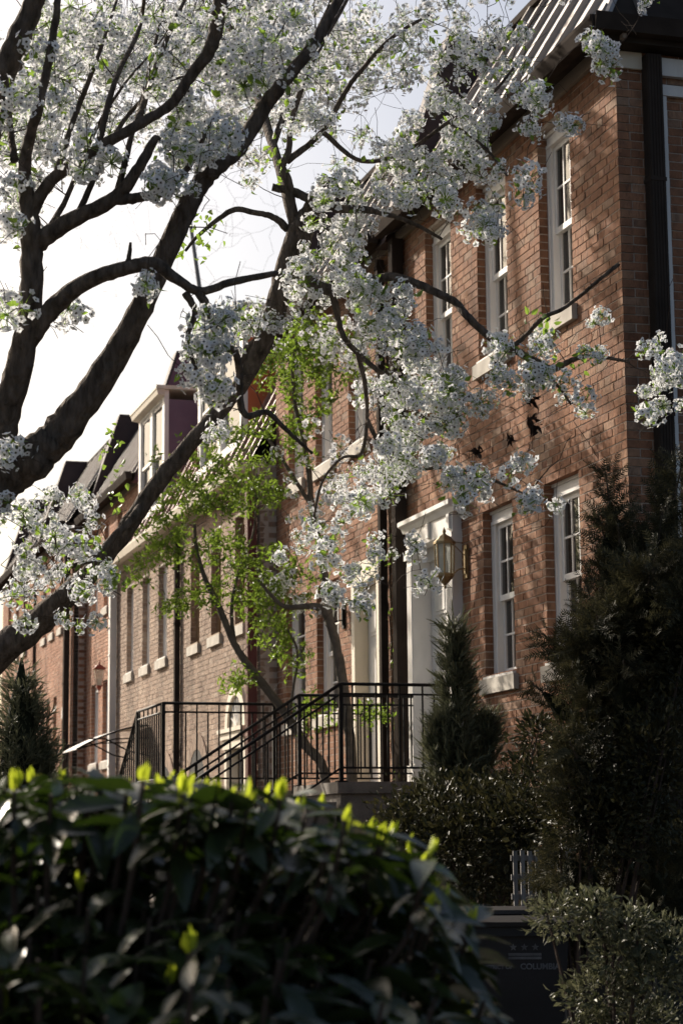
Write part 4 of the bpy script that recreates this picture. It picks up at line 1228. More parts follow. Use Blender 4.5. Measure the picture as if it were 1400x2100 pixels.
T2.limb(px_limb([(733, 724, 12.8, 6), (748, 790, 12.8, 5), (752, 860, 12.8, 4), (740, 930, 12.8, 4), (700, 940, 12.8, 3), (660, 990, 12.9, 3), (640, 1080, 12.9, 2.5)]), k=6)
T2.limb(px_limb([(752, 860, 12.8, 5), (790, 930, 12.7, 4), (850, 960, 12.7, 4), (930, 960, 12.6, 3), (1010, 985, 12.6, 3), (1090, 1020, 12.5, 2)]), k=6)
T2.limb(px_limb([(545, 690, 13.2, 11), (505, 720, 13.2, 9), (497, 770, 13.2, 8), (480, 800, 13.2, 6), (430, 830, 13.2, 4)]), k=8)
T2.limb(px_limb([(300, 1030, 13.2, 12), (250, 1085, 13.0, 8), (180, 1150, 12.9, 6), (60, 1180, 12.8, 4)]), k=8)
T2.limb(px_limb([(606, 470, 13.2, 12), (560, 300, 14.2, 10), (500, 120, 15.6, 9), (420, -60, 17.2, 7), (350, -220, 18.6, 5)]), k=8)
T2.limb(px_limb([(560, 300, 14.2, 7), (620, 130, 15.4, 6), (690, -20, 16.5, 5), (740, -180, 17.2, 3)]), k=8)
T2.limb(px_limb([(590, 330, 13.2, 8), (660, 270, 13.4, 6), (720, 170, 13.4, 5), (800, 80, 13.3, 4), (880, 30, 13.2, 3)]), k=6)
T2.limb(px_limb([(660, 270, 13.4, 6), (740, 330, 13.2, 5), (830, 310, 13.0, 4), (920, 250, 12.8, 4), (1000, 200, 12.7, 3), (1060, 130, 12.7, 3)]), k=6)
T2.limb(px_limb([(920, 250, 12.8, 4), (990, 300, 12.6, 3), (1040, 360, 12.5, 3)]), k=6)
A, Bd = 12.3, 13.6
e2 = [(560, 110, 130, 80, 60, 13, 18), (480, 140, 150, 110, 90, 16.5, 19.5), (650, 230, 70, 55, 34, 13, 15), (700, 120, 100, 80, 60, 13, 16), (740, 140, 110, 90, 40, 15.5, 18), (800, 100, 110, 95, 56, 12.9, 15), (900, 60, 90, 60, 34, 12.8, 15), (950, 185, 75, 110, 58, 12.4, 13.6), (1035, 95, 55, 60, 34, 12.4, 13.4),
      (880, 285, 110, 70, 50, 12.5, 13.6), (800, 330, 75, 50, 28, 12.6, 13.6), (940, 345, 90, 45, 42, 12.3, 13.2), (1080, 208, 30, 25, 8, 12.2, 12.8), (1215, 75, 18, 35, 8, 11.9, 12.3), (1235, 112, 26, 20, 6, 11.9, 12.2), (1254, 135, 12, 10, 2, 11.9, 12.1), (1320, 5, 14, 12, 2, 11.8, 12), (1090, 268, 14, 18, 4, 12, 12.4), (1162, 258, 20, 14, 4, 11.9, 12.3), (1100, 205, 20, 20, 5, 12, 12.4),
      (740, 400, 90, 45, 24, A, 13.3), (690, 480, 85, 55, 28, 12.6, 13.4), (690, 300, 60, 50, 12, 14.5, 16.5), (870, 400, 65, 35, 30, A, 13), (960, 440, 60, 36, 20, A, 12.9), (1020, 475, 20, 38, 8, 12.1, 12.5), (1072, 390, 22, 35, 8, 12, 12.5),
      (650, 570, 60, 50, 26, 12.5, 13.2), (735, 560, 50, 55, 30, A, 13), (780, 622, 62, 45, 48, 12.2, 13), (800, 690, 66, 45, 46, 12.2, 13), (862, 722, 38, 35, 18, 12.1, 12.6), (830, 780, 75, 45, 38, 12.2, 13), (900, 790, 55, 45, 26, 12.1, 12.7), (850, 850, 78, 45, 34, 12.2, 12.9), (800, 820, 80, 70, 24, 13.4, 15.0), (945, 835, 50, 50, 24, 12.1, 12.7),
      (760, 990, 65, 45, 26, 12.3, 13), (740, 960, 80, 60, 26, 13.6, 15.6), (830, 935, 66, 45, 40, 12.2, 12.9), (900, 960, 60, 45, 28, 12.1, 12.7), (965, 1000, 55, 36, 20, 12, 12.6), (1060, 958, 28, 30, 9, 12, 12.3), (1105, 1025, 40, 30, 12, 11.9, 12.4), (720, 1050, 40, 30, 12, 12.5, 13), (650, 1120, 45, 55, 20, 12.5, 13), (745, 1170, 34, 34, 12, 12.4, 12.8), (680, 1228, 14, 18, 4, 12.5, 12.7), (738, 1235, 20, 14, 4, 12.4, 12.6), (580, 1145, 12, 10, 2, 12.7, 12.8), (830, 1122, 36, 26, 9, 12.2, 12.6), (865, 1195, 16, 20, 4, 12.2, 12.4), (790, 1120, 30, 30, 8, 12.2, 12.6),
      (1062, 762, 55, 50, 18, 12, 12.5), (1120, 795, 52, 42, 16, 12, 12.5), (1172, 832, 36, 32, 9, 11.9, 12.4), (1015, 792, 34, 34, 9, 12.1, 12.5), (1110, 702, 22, 22, 4, 12.1, 12.4), (1020, 710, 24, 20, 5, 12.1, 12.4), (1210, 640, 30, 22, 6, 12, 12.3), (1235, 728, 45, 20, 10, 12, 12.3), (1352, 728, 36, 42, 18, 11.8, 12.3), (1372, 800, 32, 52, 18, 11.8, 12.3), (1395, 770, 30, 60, 12, 11.8, 12.2), (1315, 800, 12, 8, 2, 11.9, 12), (1340, 855, 16, 12, 3, 11.9, 12),
      (60, 1230, 80, 55, 24, 12.4, 13.4), (205, 1195, 45, 36, 12, 12.4, 13), (120, 1050, 90, 50, 20, 12.6, 13.6), (160, 1275, 40, 18, 7, 12.6, 13), (230, 1180, 24, 34, 7, 12.5, 12.9), (430, 890, 28, 36, 6, 12.8, 13.1), (560, 650, 30, 26, 8, 12.9, 13.2), (470, 700, 60, 60, 16, 13, 13.6),
      (350, 120, 150, 120, 60, 14, 18), (430, 280, 80, 60, 50, 18.3, 19.6), (330, 235, 90, 70, 42, 19.3, 20.4), (480, 190, 120, 90, 56, 17.8, 19.6), (560, 220, 55, 60, 32, 17.2, 18.4), (420, 70, 110, 80, 50, 18.3, 20), (320, 40, 110, 80, 40, 19, 20.6), (420, -160, 380, 150, 300, 15, 20.5), (520, 120, 220, 130, 90, 16.5, 19.5), (760, -140, 220, 120, 110, 14.5, 18), (600, 60, 180, 80, 60, 15.5, 18.5), (600, -90, 400, 80, 150, 13, 18), (500, 330, 60, 50, 14, 13.2, 15), (690, 385, 40, 30, 12, 12.8, 13.3), (520, 640, 40, 40, 12, 12.9, 13.2), (640, 640, 50, 40, 10, 12.7, 13.1), (1050, -60, 250, 60, 60, 12.4, 14)]
c2 = cloud(e2, .52)
# inner boughs between the sun and the corner house, which dapple its wall
inner = []
for cx, cy, rx, ry, n, t0, t1 in ((1215, 350, 50, 110, 40, 4.3, 6.5), (1220, 590, 36, 30, 8, 4, 6), (1180, 925, 90, 45, 24, 2.4, 3.4), (1080, 1250, 30, 150, 18, 2.6, 3.6), (1030, 1490, 36, 60, 9, 2.6, 3.4), (960, 880, 30, 40, 6, 2.4, 3.0)):
    for i in range(n):
        a = RNG.uniform(0, 6.28); q = math.sqrt(RNG.random())
        d = at(cx + rx * q * math.cos(a), cy + ry * q * math.sin(a), 1.0) - EYE
        w = EYE + d * (D / d[0]); inner.append(w + np.array(sdir) * RNG.uniform(t0, t1))
c2 = np.vstack([c2, np.array(inner)])
keep = T2.grow(c2, droop=.06)
c2 = c2[keep]
bt = cloud(e2, .5); T2.grow(bt + RNG.normal(size=bt.shape) * .15, tip=.0016)
T2.deep = True
T2.blossoms(c2, .076)
nl = int(len(c2) * 1.35)
src = c2[RNG.integers(0, len(c2), nl)] + rand_dirs(nl) * .065
T2.leaves(src, rand_dirs(nl, -.1), RNG.uniform(.03, .062, nl), 'pear_leaf')
lc = cloud([(170, 1130, 50, 40, 50, 12.6, 13), (235, 960, 30, 90, 40, 12.8, 13.2), (1200, 740, 40, 25, 16, 12, 12.3), (560, 330, 60, 50, 24, 13, 13.4), (400, 480, 60, 60, 60, 12.9, 13.3), (240, 1180, 30, 30, 30, 12.5, 13), (1100, 660, 40, 20, 16, 12.1, 12.4)])
T2.leaves(lc, rand_dirs(len(lc), -.2), RNG.uniform(.035, .062, len(lc)), 'pear_leaf', 'young_leaves')
dl = MB()
for x, y, s_ in ((1092, 818, .05), (1095, 868, .06), (1047, 898, .03), (975, 925, .04), (1218, 660, .03), (1016, 745, .024), (1105, 702, .02)):
    c = at(x, y, 12.2)
    for q in range(14):
        v, f_ = leaf_template(.8, .5, .8, .9); d_ = rand_dirs(1, -.6); mf = frames(d_)[0]; mf = np.stack([mf[:, 0], mf[:, 2], mf[:, 1]], axis=1)
        dl.add((v @ mf.T) * s_ * RNG.uniform(.7, 1.3) + c + RNG.normal(size=3) * s_ * .35, [tuple(t) for t in f_])
o = dl.build('dead_leaves', M['dead_leaf'], T2.root); o['label'] = 'curled dead brown leaves'; tag(o, kind='stuff')
T2.finish_twigs()

# ------------------------------------------------------------------ pear tree added up the kerb to dapple the corner house, mostly unseen
T5 = Tree('pear_tree', (1.0, 25.0, 1.3), 'flowering pear added farther up the kerb to shade the corner house, only its crown edge in view', group='flowering pear trees')
T5.limb([(1.0, 25, 1.2, .24), (1.0, 25, 2.5, .19), (1.1, 24.9, 4.2, .17), (1.2, 24.8, 5.6, .15)], 'trunk', 5, 10)
for a, l, z in ((.3, 2.2, 9.5), (1.2, 2.8, 10.5), (2.0, 2.2, 12), (2.9, 2.6, 9), (3.8, 2.4, 11), (4.6, 3.0, 10), (5.3, 3.2, 9.2), (5.9, 1.8, 12.5), (4.9, 1.6, 12.8)):
    T5.limb([(1.15, 24.85, 5.2, .11), (1.2 + l * .35 * math.cos(a), 24.8 + l * .4 * math.sin(a), 5.4 + (z - 5.4) * .5, .075), (1.2 + l * .6 * math.cos(a), 24.8 + l * .8 * math.sin(a), 5.4 + (z - 5.4) * .8, .05), (1.2 + l * .75 * math.cos(a), 24.8 + l * 1.25 * math.sin(a), z + .4, .02)], 'limb', 4, 7)
c5 = np.array([1.3, 25.2, 9.9]) + rand_dirs(170) * np.array([1.9, 4.4, 3.3]) * np.cbrt(RNG.uniform(.25, 1, 170))[:, None]
c5 = c5[c5[:, 0] / c5[:, 1] < .145]
T5.grow(c5, tip=.004, step=.25)
T5.blossoms(c5, .13, 0)
T5.finish_twigs()

# ------------------------------------------------------------------ small green tree before the second house
gb = at(724, 1640, 19.4)
T3 = Tree('small_tree', (gb[0], gb[1], 1.0), 'slender leaning small tree in bright green leaf behind the stoop', bark='bark_grey', twig='twig')
G = 19.4
T3.limb([(gb[0], gb[1], .9, .07)] + px_limb([(720, 1560, G, 11), (712, 1480, G, 11), (703, 1400, G, 10.5), (690, 1330, G, 10), (674, 1268, G, 9.5), (660, 1250, G, 9), (640, 1243, G, 7), (590, 1245, G, 5), (565, 1230, G, 4), (530, 1190, G, 3)]), 'trunk', k=10)
T3.limb([(gb[0] - .1, gb[1] + .1, .9, .05)] + px_limb([(668, 1600, G + .2, 10), (628, 1530, G + .3, 10), (575, 1450, G + .3, 9), (530, 1392, G + .3, 9), (500, 1352, G + .3, 8), (478, 1315, G + .3, 7), (460, 1270, G + .3, 7), (440, 1225, G + .3, 6), (420, 1185, G + .3, 5), (404, 1130, G + .3, 4), (399, 1075, G + .3, 3)]), 'stem', k=10)
T3.limb(px_limb([(674, 1268, G, 9), (668, 1200, G + .2, 8), (655, 1120, G + .3, 7), (640, 1040, G + .4, 7), (632, 960, G + .4, 6), (620, 890, G + .4, 5), (605, 830, G + .4, 4), (600, 750, G + .4, 3), (610, 690, G + .4, 2)]), 'stem', k=8)
T3.limb(px_limb([(480, 1318, G + .3, 5), (475, 1250, G + .4, 4), (490, 1170, G + .5, 3), (520, 1090, G + .5, 2.5), (525, 1010, G + .5, 2)]), 'stem', k=6)
T3.limb(px_limb([(640, 1040, G + .4, 5), (590, 960, G + .4, 4), (550, 900, G + .4, 3), (520, 860, G + .4, 2)]), 'stem', k=6)
T3.limb(px_limb([(590, 1480, G + .3, 4), (600, 1420, G + .2, 3), (610, 1340, G + .2, 3), (590, 1290, G + .2, 2)]), 'stem', k=6)
e3 = [(650, 690, 70, 45, 46, G, G + .9), (600, 735, 55, 55, 42, G, G + .9), (690, 740, 50, 50, 28, G, G + .9), (555, 760, 40, 40, 18, G, G + .8), (640, 800, 60, 50, 26, G, G + .9), (560, 890, 55, 55, 26, G, G + .9), (620, 900, 40, 60, 20, G, G + .8),
      (450, 920, 60, 50, 22, G, G + 1), (400, 1020, 95, 45, 40, G, G + 1), (330, 1080, 60, 40, 26, G, G + 1), (450, 1010, 80, 50, 40, G, G + 1), (525, 1000, 55, 60, 34, G, G + 1), (380, 1130, 75, 40, 40, G, G + 1), (480, 1120, 60, 50, 34, G, G + 1), (545, 1170, 60, 55, 40, G, G + 1), (420, 1225, 60, 35, 30, G, G + .9), (560, 1290, 45, 55, 34, G, G + .9), (300, 1165, 40, 36, 14, G, G + .9), (350, 1245, 36, 24, 12, G, G + .8), (520, 1230, 50, 40, 26, G, G + .9), (495, 1385, 30, 22, 10, G, G + .6), (610, 1200, 40, 60, 16, G, G + .8), (600, 1350, 35, 40, 16, G, G + .6), (470, 1400, 20, 18, 6, G, G + .5), (650, 1460, 50, 40, 16, G - .2, G + .3), (760, 1465, 40, 20, 14, G - .2, G + .2), (430, 950, 120, 100, 30, G, G + 1)]
c3 = cloud(e3)
k3 = T3.grow(c3, tip=.0022, droop=.04); c3 = c3[k3]
LP, LD = [], []
for c in c3:
    n = RNG.integers(10, 19); d0 = rand_dirs(1, .3)[0]
    d = rand_dirs(n, .25) + d0 * .35; d /= np.linalg.norm(d, axis=1)[:, None]
    LP.append(c + RNG.normal(size=(n, 3)) * .035); LD.append(d)
LP = np.concatenate(LP); LD = np.concatenate(LD)
T3.leaves(LP, LD, RNG.uniform(.03, .085, len(LP)), 'shrub_leaf', 'foliage', leaf_template(1, .42, .25, .15, 2))
T3.finish_twigs()

# ------------------------------------------------------------------ evergreens
def spray_template(kind):
    V = []; F = []
    g = np.random.default_rng(5)
    if kind == 'juniper':                                # feathery upright spray
        for i in range(9):
            t = i / 9; a = g.uniform(0, 6.28); up_ = .45 + .5 * t
            b = np.array([0, 0, t * .75]); tip = b + np.array([math.cos(a) * .30 * (1 - t * .6), math.sin(a) * .30 * (1 - t * .6), .30])
            w = np.array([-math.sin(a), math.cos(a), 0]) * .028
            n = len(V); V += [b - w, b + w, tip + w * .3, tip - w * .3]; F.append((n, n + 1, n + 2, n + 3))
        n = len(V); V += [(-.02, 0, 0), (.02, 0, 0), (.006, 0, 1.05), (-.006, 0, 1.05)]; F.append((n, n + 1, n + 2, n + 3))
    elif kind == 'yew':                                  # flat twig with two ranks of needles
        for i in range(10):
            t = (i + .5) / 10
            for s_ in (-1, 1):
                b = np.array([0, 0, t]); L = .26 * (1 - .5 * t)
                tip = b + np.array([s_ * L, g.normal() * .06, .12]); w = np.array([0, 0, .035])
                n = len(V); V += [b - w, b + w, tip + w * .2, tip - w * .2]; F.append((n, n + 1, n + 2, n + 3))
        n = len(V); V += [(0, -.015, 0), (0, .015, 0), (0, .006, 1), (0, -.006, 1)]; F.append((n, n + 1, n + 2, n + 3))
    return np.array(V), np.array(F)

def conifer(name, label, base, profile, n, L, mat, kind, spires=(), core=.72, group=None, out_tilt=.55):
    """profile: list of (z above base, radius); spires: extra (dx, dy, z, radius, height)"""
    t = empty(name, base); tag(t, label, 'shrub', group)
    B = np.array(base)
    zz = np.array([p[0] for p in profile]); rr = np.array([p[1] for p in profile])
    z = zz[0] + (zz[-1] - zz[0]) * RNG.random(n * 3)
    keep = RNG.random(n * 3) < (np.interp(z, zz, rr) / rr.max()) ** 1.2
    z = z[keep][:n]; a = RNG.uniform(0, 2 * math.pi, len(z))
    lump = 1 + .26 * np.sin(3 * a + z * 4.1 + base[0] * 7) + .18 * np.sin(7 * a - z * 7.3) + .14 * RNG.normal(size=len(z))
    q = np.sqrt(RNG.uniform(.35, 1.0, len(z)))
    r = np.interp(z, zz, rr) * q * lump
    P = np.stack([r * np.cos(a), r * np.sin(a), z], axis=1)
    d = np.stack([np.cos(a), np.sin(a), np.full(len(a), out_tilt * 1.5)], axis=1) + RNG.normal(size=(len(z), 3)) * .38
    for dx, dy, z0, rad, hgt in spires:
        m = int(n * .09 * rad / .12); u = RNG.random(m); aa = RNG.uniform(0, 6.28, m)
        rad_ = rad * (1 - u ** 1.3) * np.sqrt(RNG.random(m))
        P = np.vstack([P, np.stack([dx + rad_ * np.cos(aa), dy + rad_ * np.sin(aa), z0 + u * hgt], axis=1)])
        d = np.vstack([d, np.stack([np.cos(aa) * .6, np.sin(aa) * .6, np.full(m, 1.0)], axis=1) + RNG.normal(size=(m, 3)) * .25])
    d /= np.linalg.norm(d, axis=1)[:, None]
    V, F, _ = scatter(*spray_template(kind), P, frames(d) * (L * RNG.uniform(.6, 1.35, len(P)))[:, None, None])
    o = link_mesh('foliage', np_mesh('foliage', V, F, M[mat]), t, base); tag(o, kind='stuff')
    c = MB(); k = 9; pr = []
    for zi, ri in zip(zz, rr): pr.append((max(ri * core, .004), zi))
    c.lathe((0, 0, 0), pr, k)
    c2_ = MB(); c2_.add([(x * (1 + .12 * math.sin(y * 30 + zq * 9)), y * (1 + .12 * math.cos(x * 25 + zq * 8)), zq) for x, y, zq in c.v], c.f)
    link_mesh('dark_core', c2_.mesh('dark_core', M['juniper_core']), t, base)  # solid near-black core stands in for the shaded inside of the foliage
    MB().tube([B + np.array([0, 0, -.1]), B + np.array([.02, 0, profile[-1][0] * .5]), B + np.array([0, .01, profile[-1][0] * .9])], [.05, .035, .01], 7).build('trunk', M['bark'], t)
    return t

pj = at(938, 1700, 15.3)
jz = float(ground_z(pj[1])) + .05
top = at(938, 1265, 15.3)[2] - jz
conifer('juniper', 'slim pointed grey green juniper standing before the white door', (pj[0], pj[1], jz), [(0, .24), (.5, .27), (1.0, .24), (1.5, .17), (top * .72, .10), (top * .86, .05), (top * .95, .025), (top, .01)], 4600, .17, 'juniper', 'juniper',
        spires=((.20, -.02, top * .60, .08, .34), (-.14, .0, top * .62, .07, .32), (.33, -.1, top * .42, .10, .40), (.24, -.05, top * .66, .04, .2), (.02, 0, top * .82, .05, .36)), core=.4, group='conical evergreens', out_tilt=.75)
pl = at(35, 1600, 14.5)
lz = float(ground_z(pl[1])) + .05
ltop = at(35, 1345, 14.5)[2] - lz
conifer('juniper', 'dark feathery juniper cut by the edge of the view', (pl[0] + .02, pl[1], lz), [(0, .20), (.6, .27), (1.2, .26), (ltop * .7, .20), (ltop * .85, .12), (ltop, .01)], 3000, .14, 'juniper', 'juniper', spires=((.16, 0, ltop * .55, .08, .4), (.1, 0, ltop * .7, .06, .4)), core=.7, group='conical evergreens')

def lobed_evergreen(name, label, base, lobes, per, L, mat, kind, group=None):
    """evergreen built of many leaning boughs; lobes: photo x, y of the bough's tip, depth, length, radius"""
    t = empty(name, base); tag(t, label, 'shrub', group)
    B = np.array(base); Ps, Ds = [], []; br = MB(); core_ = MB()
    for x, y, d, ln, rad in lobes:
        tip = at(x, y, d)
        stem = B + np.array([0, 0, max(.2, tip[2] - B[2] - ln * 1.1)]) + (tip - B) * np.array([.25, .25, 0])
        ax = tip - stem; la = np.linalg.norm(ax); ax /= la
        br.tube([B + np.array([0, 0, .1]), stem, tip], [.035, .018, .004], 5)
        m = int(per * ln * rad / .1)
        u = RNG.random(m) ** .8
        f = frames(ax[None])[0]; a = RNG.uniform(0, 6.28, m)
        q = rad * np.sqrt(np.clip(1.05 - u, 0, 1)) * np.clip(u * 4, .3, 1) * np.sqrt(RNG.uniform(.15, 1.0, m)) * (1 + .3 * RNG.normal(size=m))
        off = q[:, None] * (np.cos(a)[:, None] * f[:, 0] + np.sin(a)[:, None] * f[:, 1])
        P = tip - ax * (ln * (1 - u))[:, None] + off
        dd = off / (np.linalg.norm(off, axis=1)[:, None] + 1e-6) * .7 + ax * .75 + RNG.normal(size=(m, 3)) * .35 + np.array([0, 0, -.1])
        Ps.append(P); Ds.append(dd / np.linalg.norm(dd, axis=1)[:, None])
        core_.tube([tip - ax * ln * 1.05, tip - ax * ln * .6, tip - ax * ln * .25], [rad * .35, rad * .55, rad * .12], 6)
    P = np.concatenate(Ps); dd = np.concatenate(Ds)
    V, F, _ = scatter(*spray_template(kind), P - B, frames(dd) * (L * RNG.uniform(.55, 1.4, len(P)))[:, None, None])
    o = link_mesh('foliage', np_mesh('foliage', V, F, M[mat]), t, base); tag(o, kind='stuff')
    core_.build('dark_core', M['juniper_core'], t)  # near-black fill along each bough in place of the shade within
    br.build('stems', M['bark'], t)
    return t

yb = (*at(1300, 1500, 11.3)[:2], .12)
lob = [(1240, 965, 11.3, .75, .12), (1228, 1060, 11.2, .5, .13), (1265, 1065, 11.1, .6, .14), (1300, 1085, 11.3, .7, .16), (1355, 1060, 11.2, .8, .16), (1398, 945, 11.4, .9, .16), (1200, 1195, 11.3, .6, .13), (1112, 1298, 11.3, .34, .09), (1145, 1330, 11.2, .45, .12), (1090, 1400, 11.2, .34, .09), (1180, 1300, 11.1, .5, .15)]
for i in range(66):
    y = RNG.uniform(1130, 1830); xl = np.interp(y, [1100, 1250, 1330, 1420, 1500, 1600, 1780], [1230, 1205, 1150, 1135, 1165, 1140, 1110])
    lob.append((RNG.uniform(xl, 1420), y, RNG.uniform(10.2, 11.6), RNG.uniform(.35, .7), RNG.uniform(.12, .2)))
lobed_evergreen('yew', 'tall ragged dark yew covering the lower corner of the house', yb, lob, 180, .105, 'yew', 'yew')

def broad_shrub(name, label, base, ells, n, L, mat, stems=7, W=.5, group=None, core=True):
    """leafy shrub: leaves on the shell of several lumps; ells: centre offset and radii"""
    t = empty(name, base); tag(t, label, 'shrub', group)
    vol = np.array([e[3] * e[4] * e[5] for e in ells]) ** .67
    cnt = (n * vol / vol.sum()).astype(int)
    Ps, Ds = [], []
    B = np.array(base)
    for e, m in zip(ells, cnt):
        d = rand_dirs(m, .2); q = RNG.uniform(.55, 1.06, m)
        lump = 1 + .13 * np.sin(d[:, 0] * 9 + e[0] * 5) * np.cos(d[:, 2] * 8) + .15 * RNG.normal(size=m)
        P = np.array(e[:3]) + d * np.array(e[3:6]) * (q * lump)[:, None]
        dd = d + rand_dirs(m, .35) * .8
        Ps.append(P); Ds.append(dd / np.linalg.norm(dd, axis=1)[:, None])
    P = np.concatenate(Ps); d = np.concatenate(Ds)
    Mf = frames(d); Mf = np.stack([Mf[:, :, 0], Mf[:, :, 2], Mf[:, :, 1]], axis=2)
    V, F, _ = scatter(*leaf_template(1, W, .22, .2, 2), P, Mf * (L * RNG.uniform(.6, 1.3, len(P)))[:, None, None])
    o = link_mesh('foliage', np_mesh('foliage', V, F, M[mat]), t, base); tag(o, kind='stuff')
    st = MB()
    for i in range(stems):
        e = ells[i % len(ells)]
        q = np.array(e[:3]) + RNG.normal(size=3) * .3 * np.array(e[3:6])
        a = np.array([RNG.normal() * .06, RNG.normal() * .06, -.1])
        st.tube([B + a, B + a * .3 + (q - a) * .5 + np.array([0, 0, .05]), B + q], [.018, .012, .005], 5)
    st.build('stems', M['twig'], t)
    return t

def ell(x, y, d, rx, ry, rd, base):
    p = at(x, y, d); s = d / F_PX
    return (p[0] - base[0], p[1] - base[1], p[2] - base[2], rx * s, rd, ry * s)

bs = (*at(960, 1700, 13.9)[:2], .4)
broad_shrub('holly', 'dense dark holly hedge filling the bed under the corner house windows', bs, [ell(900, 1700, 13.9, 130, 100, .45, bs), ell(1010, 1700, 13.8, 110, 110, .45, bs), ell(1090, 1640, 13.6, 66, 100, .4, bs), ell(960, 1760, 13.4, 150, 110, .5, bs), ell(1070, 1720, 13.2, 90, 110, .45, bs), ell(1100, 1510, 13.8, 36, 45, .2, bs), ell(830, 1740, 13.6, 60, 90, .3, bs)], 12000, .05, 'holly', 14)
bs = (*at(1180, 1700, 10.4)[:2], .15)
broad_shrub('holly', 'glossy leafed holly at the foot of the dark yew', bs, [ell(1190, 1560, 10.5, 70, 100, .25, bs), ell(1240, 1680, 10.3, 90, 110, .3, bs), ell(1340, 1600, 10.3, 90, 180, .3, bs), ell(1370, 1330, 10.4, 60, 150, .25, bs), ell(1160, 1680, 10.4, 50, 90, .25, bs)], 4800, .038, 'holly', 10)
bs = (*at(1260, 2060, 8.6)[:2], .1)
broad_shrub('euonymus', 'low pale tipped euonymus in front of the bins', bs, [ell(1150, 1880, 8.8, 62, 42, .16, bs), ell(1215, 1868, 8.7, 40, 40, .14, bs), ell(1290, 1905, 8.6, 40, 50, .18, bs), ell(1255, 1960, 8.6, 44, 50, .18, bs), ell(1370, 1940, 8.5, 40, 60, .2, bs), ell(1340, 2010, 8.5, 60, 50, .2, bs), ell(1220, 2040, 8.7, 70, 50, .2, bs), ell(1300, 2100, 8.7, 110, 50, .2, bs)], 4200, .036, 'spindle', 4, .45)

# creeper climbing the downspouts between the doors
cv = empty('creeper', (D - .05, 18.95, .8)); tag(cv, 'thin dried creeper climbing between the two dark downspouts', 'vine')
vm = MB(); LPv = []
for i in range(5):
    y = 18.85 + i * .075; P = []
    for j in range(26):
        z = .8 + j * .25
        P.append((D - .025 - .03 * RNG.random(), y + .05 * math.sin(j * 1.3 + i) + RNG.normal() * .015, z))
        if z > 2: LPv += [np.array(P[-1]) + RNG.normal(size=3) * np.array([.015, .05, .08]) for _ in range(2)]
    vm.tube(P, .006, 4)
vm.build('stem', M['twig'], cv)
LPv = np.array(LPv); LPv[:, 0] = np.minimum(LPv[:, 0], D - .02)
Mf = frames(rand_dirs(len(LPv), 0)); V, F, _ = scatter(*leaf_template(1, .7, .3, .3, 2), LPv - np.array(WLOC[cv.name]), Mf * RNG.uniform(.03, .055, len(LPv))[:, None, None])
tag(link_mesh('leaves', np_mesh('leaves', V, F, M['pear_leaf']), cv, WLOC[cv.name]), kind='stuff')

# ------------------------------------------------------------------ glossy foreground bush
ab = (0.6, 4.1, .05)
au = empty('aucuba_bush', ab); tag(au, 'large glossy dark aucuba bush with lime buds in the foreground', 'bush')
lt = [leaf_template(1, .36, .16, c, 5) for c in (.18, .32, .08, .45)]
LM = [np_mesh('leaf', v, f, M['aucuba_leaf'], smooth=True) for v, f in lt]
# shoot tips over the bush's surface
def top_y(x):                                        # outline of the bush on the photograph
    return np.interp(x, [-200, 0, 120, 300, 450, 600, 700, 800, 880, 940, 1000, 1040], [1630, 1612, 1578, 1575, 1585, 1622, 1660, 1668, 1715, 1810, 1900, 2060])
tips = []
tries = 0
while len(tips) < 300 and tries < 20000:
    tries += 1
    x = RNG.uniform(-200, 1000); d = 3.0
    edge = top_y(x)
    y = edge + 40 + (2300 - edge) * RNG.random() ** 1.25
    depth_front = 3.3 + .95 * np.clip((edge + 420 - y) / 420, 0, 1)      # lower shoots stand nearer
    d = depth_front + abs(RNG.normal()) * .2
    p = at(x, y, d)
    if p[2] < .25: continue
    if any(np.linalg.norm(p - q) < .078 for q, _ in tips): continue
    tips.append((p, edge + 130 > y and RNG.random() < .3))
for x in np.linspace(-150, 900, 64):
    x = x + RNG.uniform(-12, 12); edge = top_y(x)
    tips.append((at(x, edge + RNG.uniform(14, 60), RNG.uniform(3.6, 4.6)), RNG.random() < .22))
LPp, LDd, LLs = [], [], []
BP, BD, BLn = [], [], []
stm = MB()
for p, is_top in tips:
    outw = np.array([p[0] - ab[0], (p[1] - ab[1] - .25) * 1.2, .0]); outw /= np.linalg.norm(outw) + 1e-6
    ax = outw * .35 + np.array([0, 0, 1.0]); ax /= np.linalg.norm(ax)
    fr = frames(ax[None])[0]
    nlv = RNG.integers(7, 11); a0 = RNG.uniform(0, 6.28)
    for k in range(nlv):
        a = a0 + k * 2.4; el_ = R(RNG.uniform(-28, 30) - k * 2.0)
        d = fr[:, 0] * math.cos(a) * math.cos(el_) + fr[:, 1] * math.sin(a) * math.cos(el_) + fr[:, 2] * math.sin(el_)
        LPp.append(p - ax * (.012 * k + .01) + d * .012); LDd.append(d); LLs.append(RNG.uniform(.075, .15))
    if is_top or RNG.random() < .16:
        for k in range(RNG.integers(3, 6)):
            a = RNG.uniform(0, 6.28); d = ax + (fr[:, 0] * math.cos(a) + fr[:, 1] * math.sin(a)) * RNG.uniform(.08, .35)
            BP.append(p + RNG.normal(size=3) * .004); BD.append(d / np.linalg.norm(d)); BLn.append(RNG.uniform(.022, .044))
    stm.tube([p, p - ax * .16, np.array([ab[0] + (p[0] - ab[0]) * .55, ab[1] + (p[1] - ab[1]) * .55, max(.1, p[2] - .55)]), np.array([ab[0] + (p[0] - ab[0]) * .3, ab[1] + (p[1] - ab[1]) * .3, .05])], [.004, .006, .009, .012], 5)
stm.build('stems', M['twig'], au)
LPp = np.array(LPp); LDd = np.array(LDd); LLs = np.array(LLs)
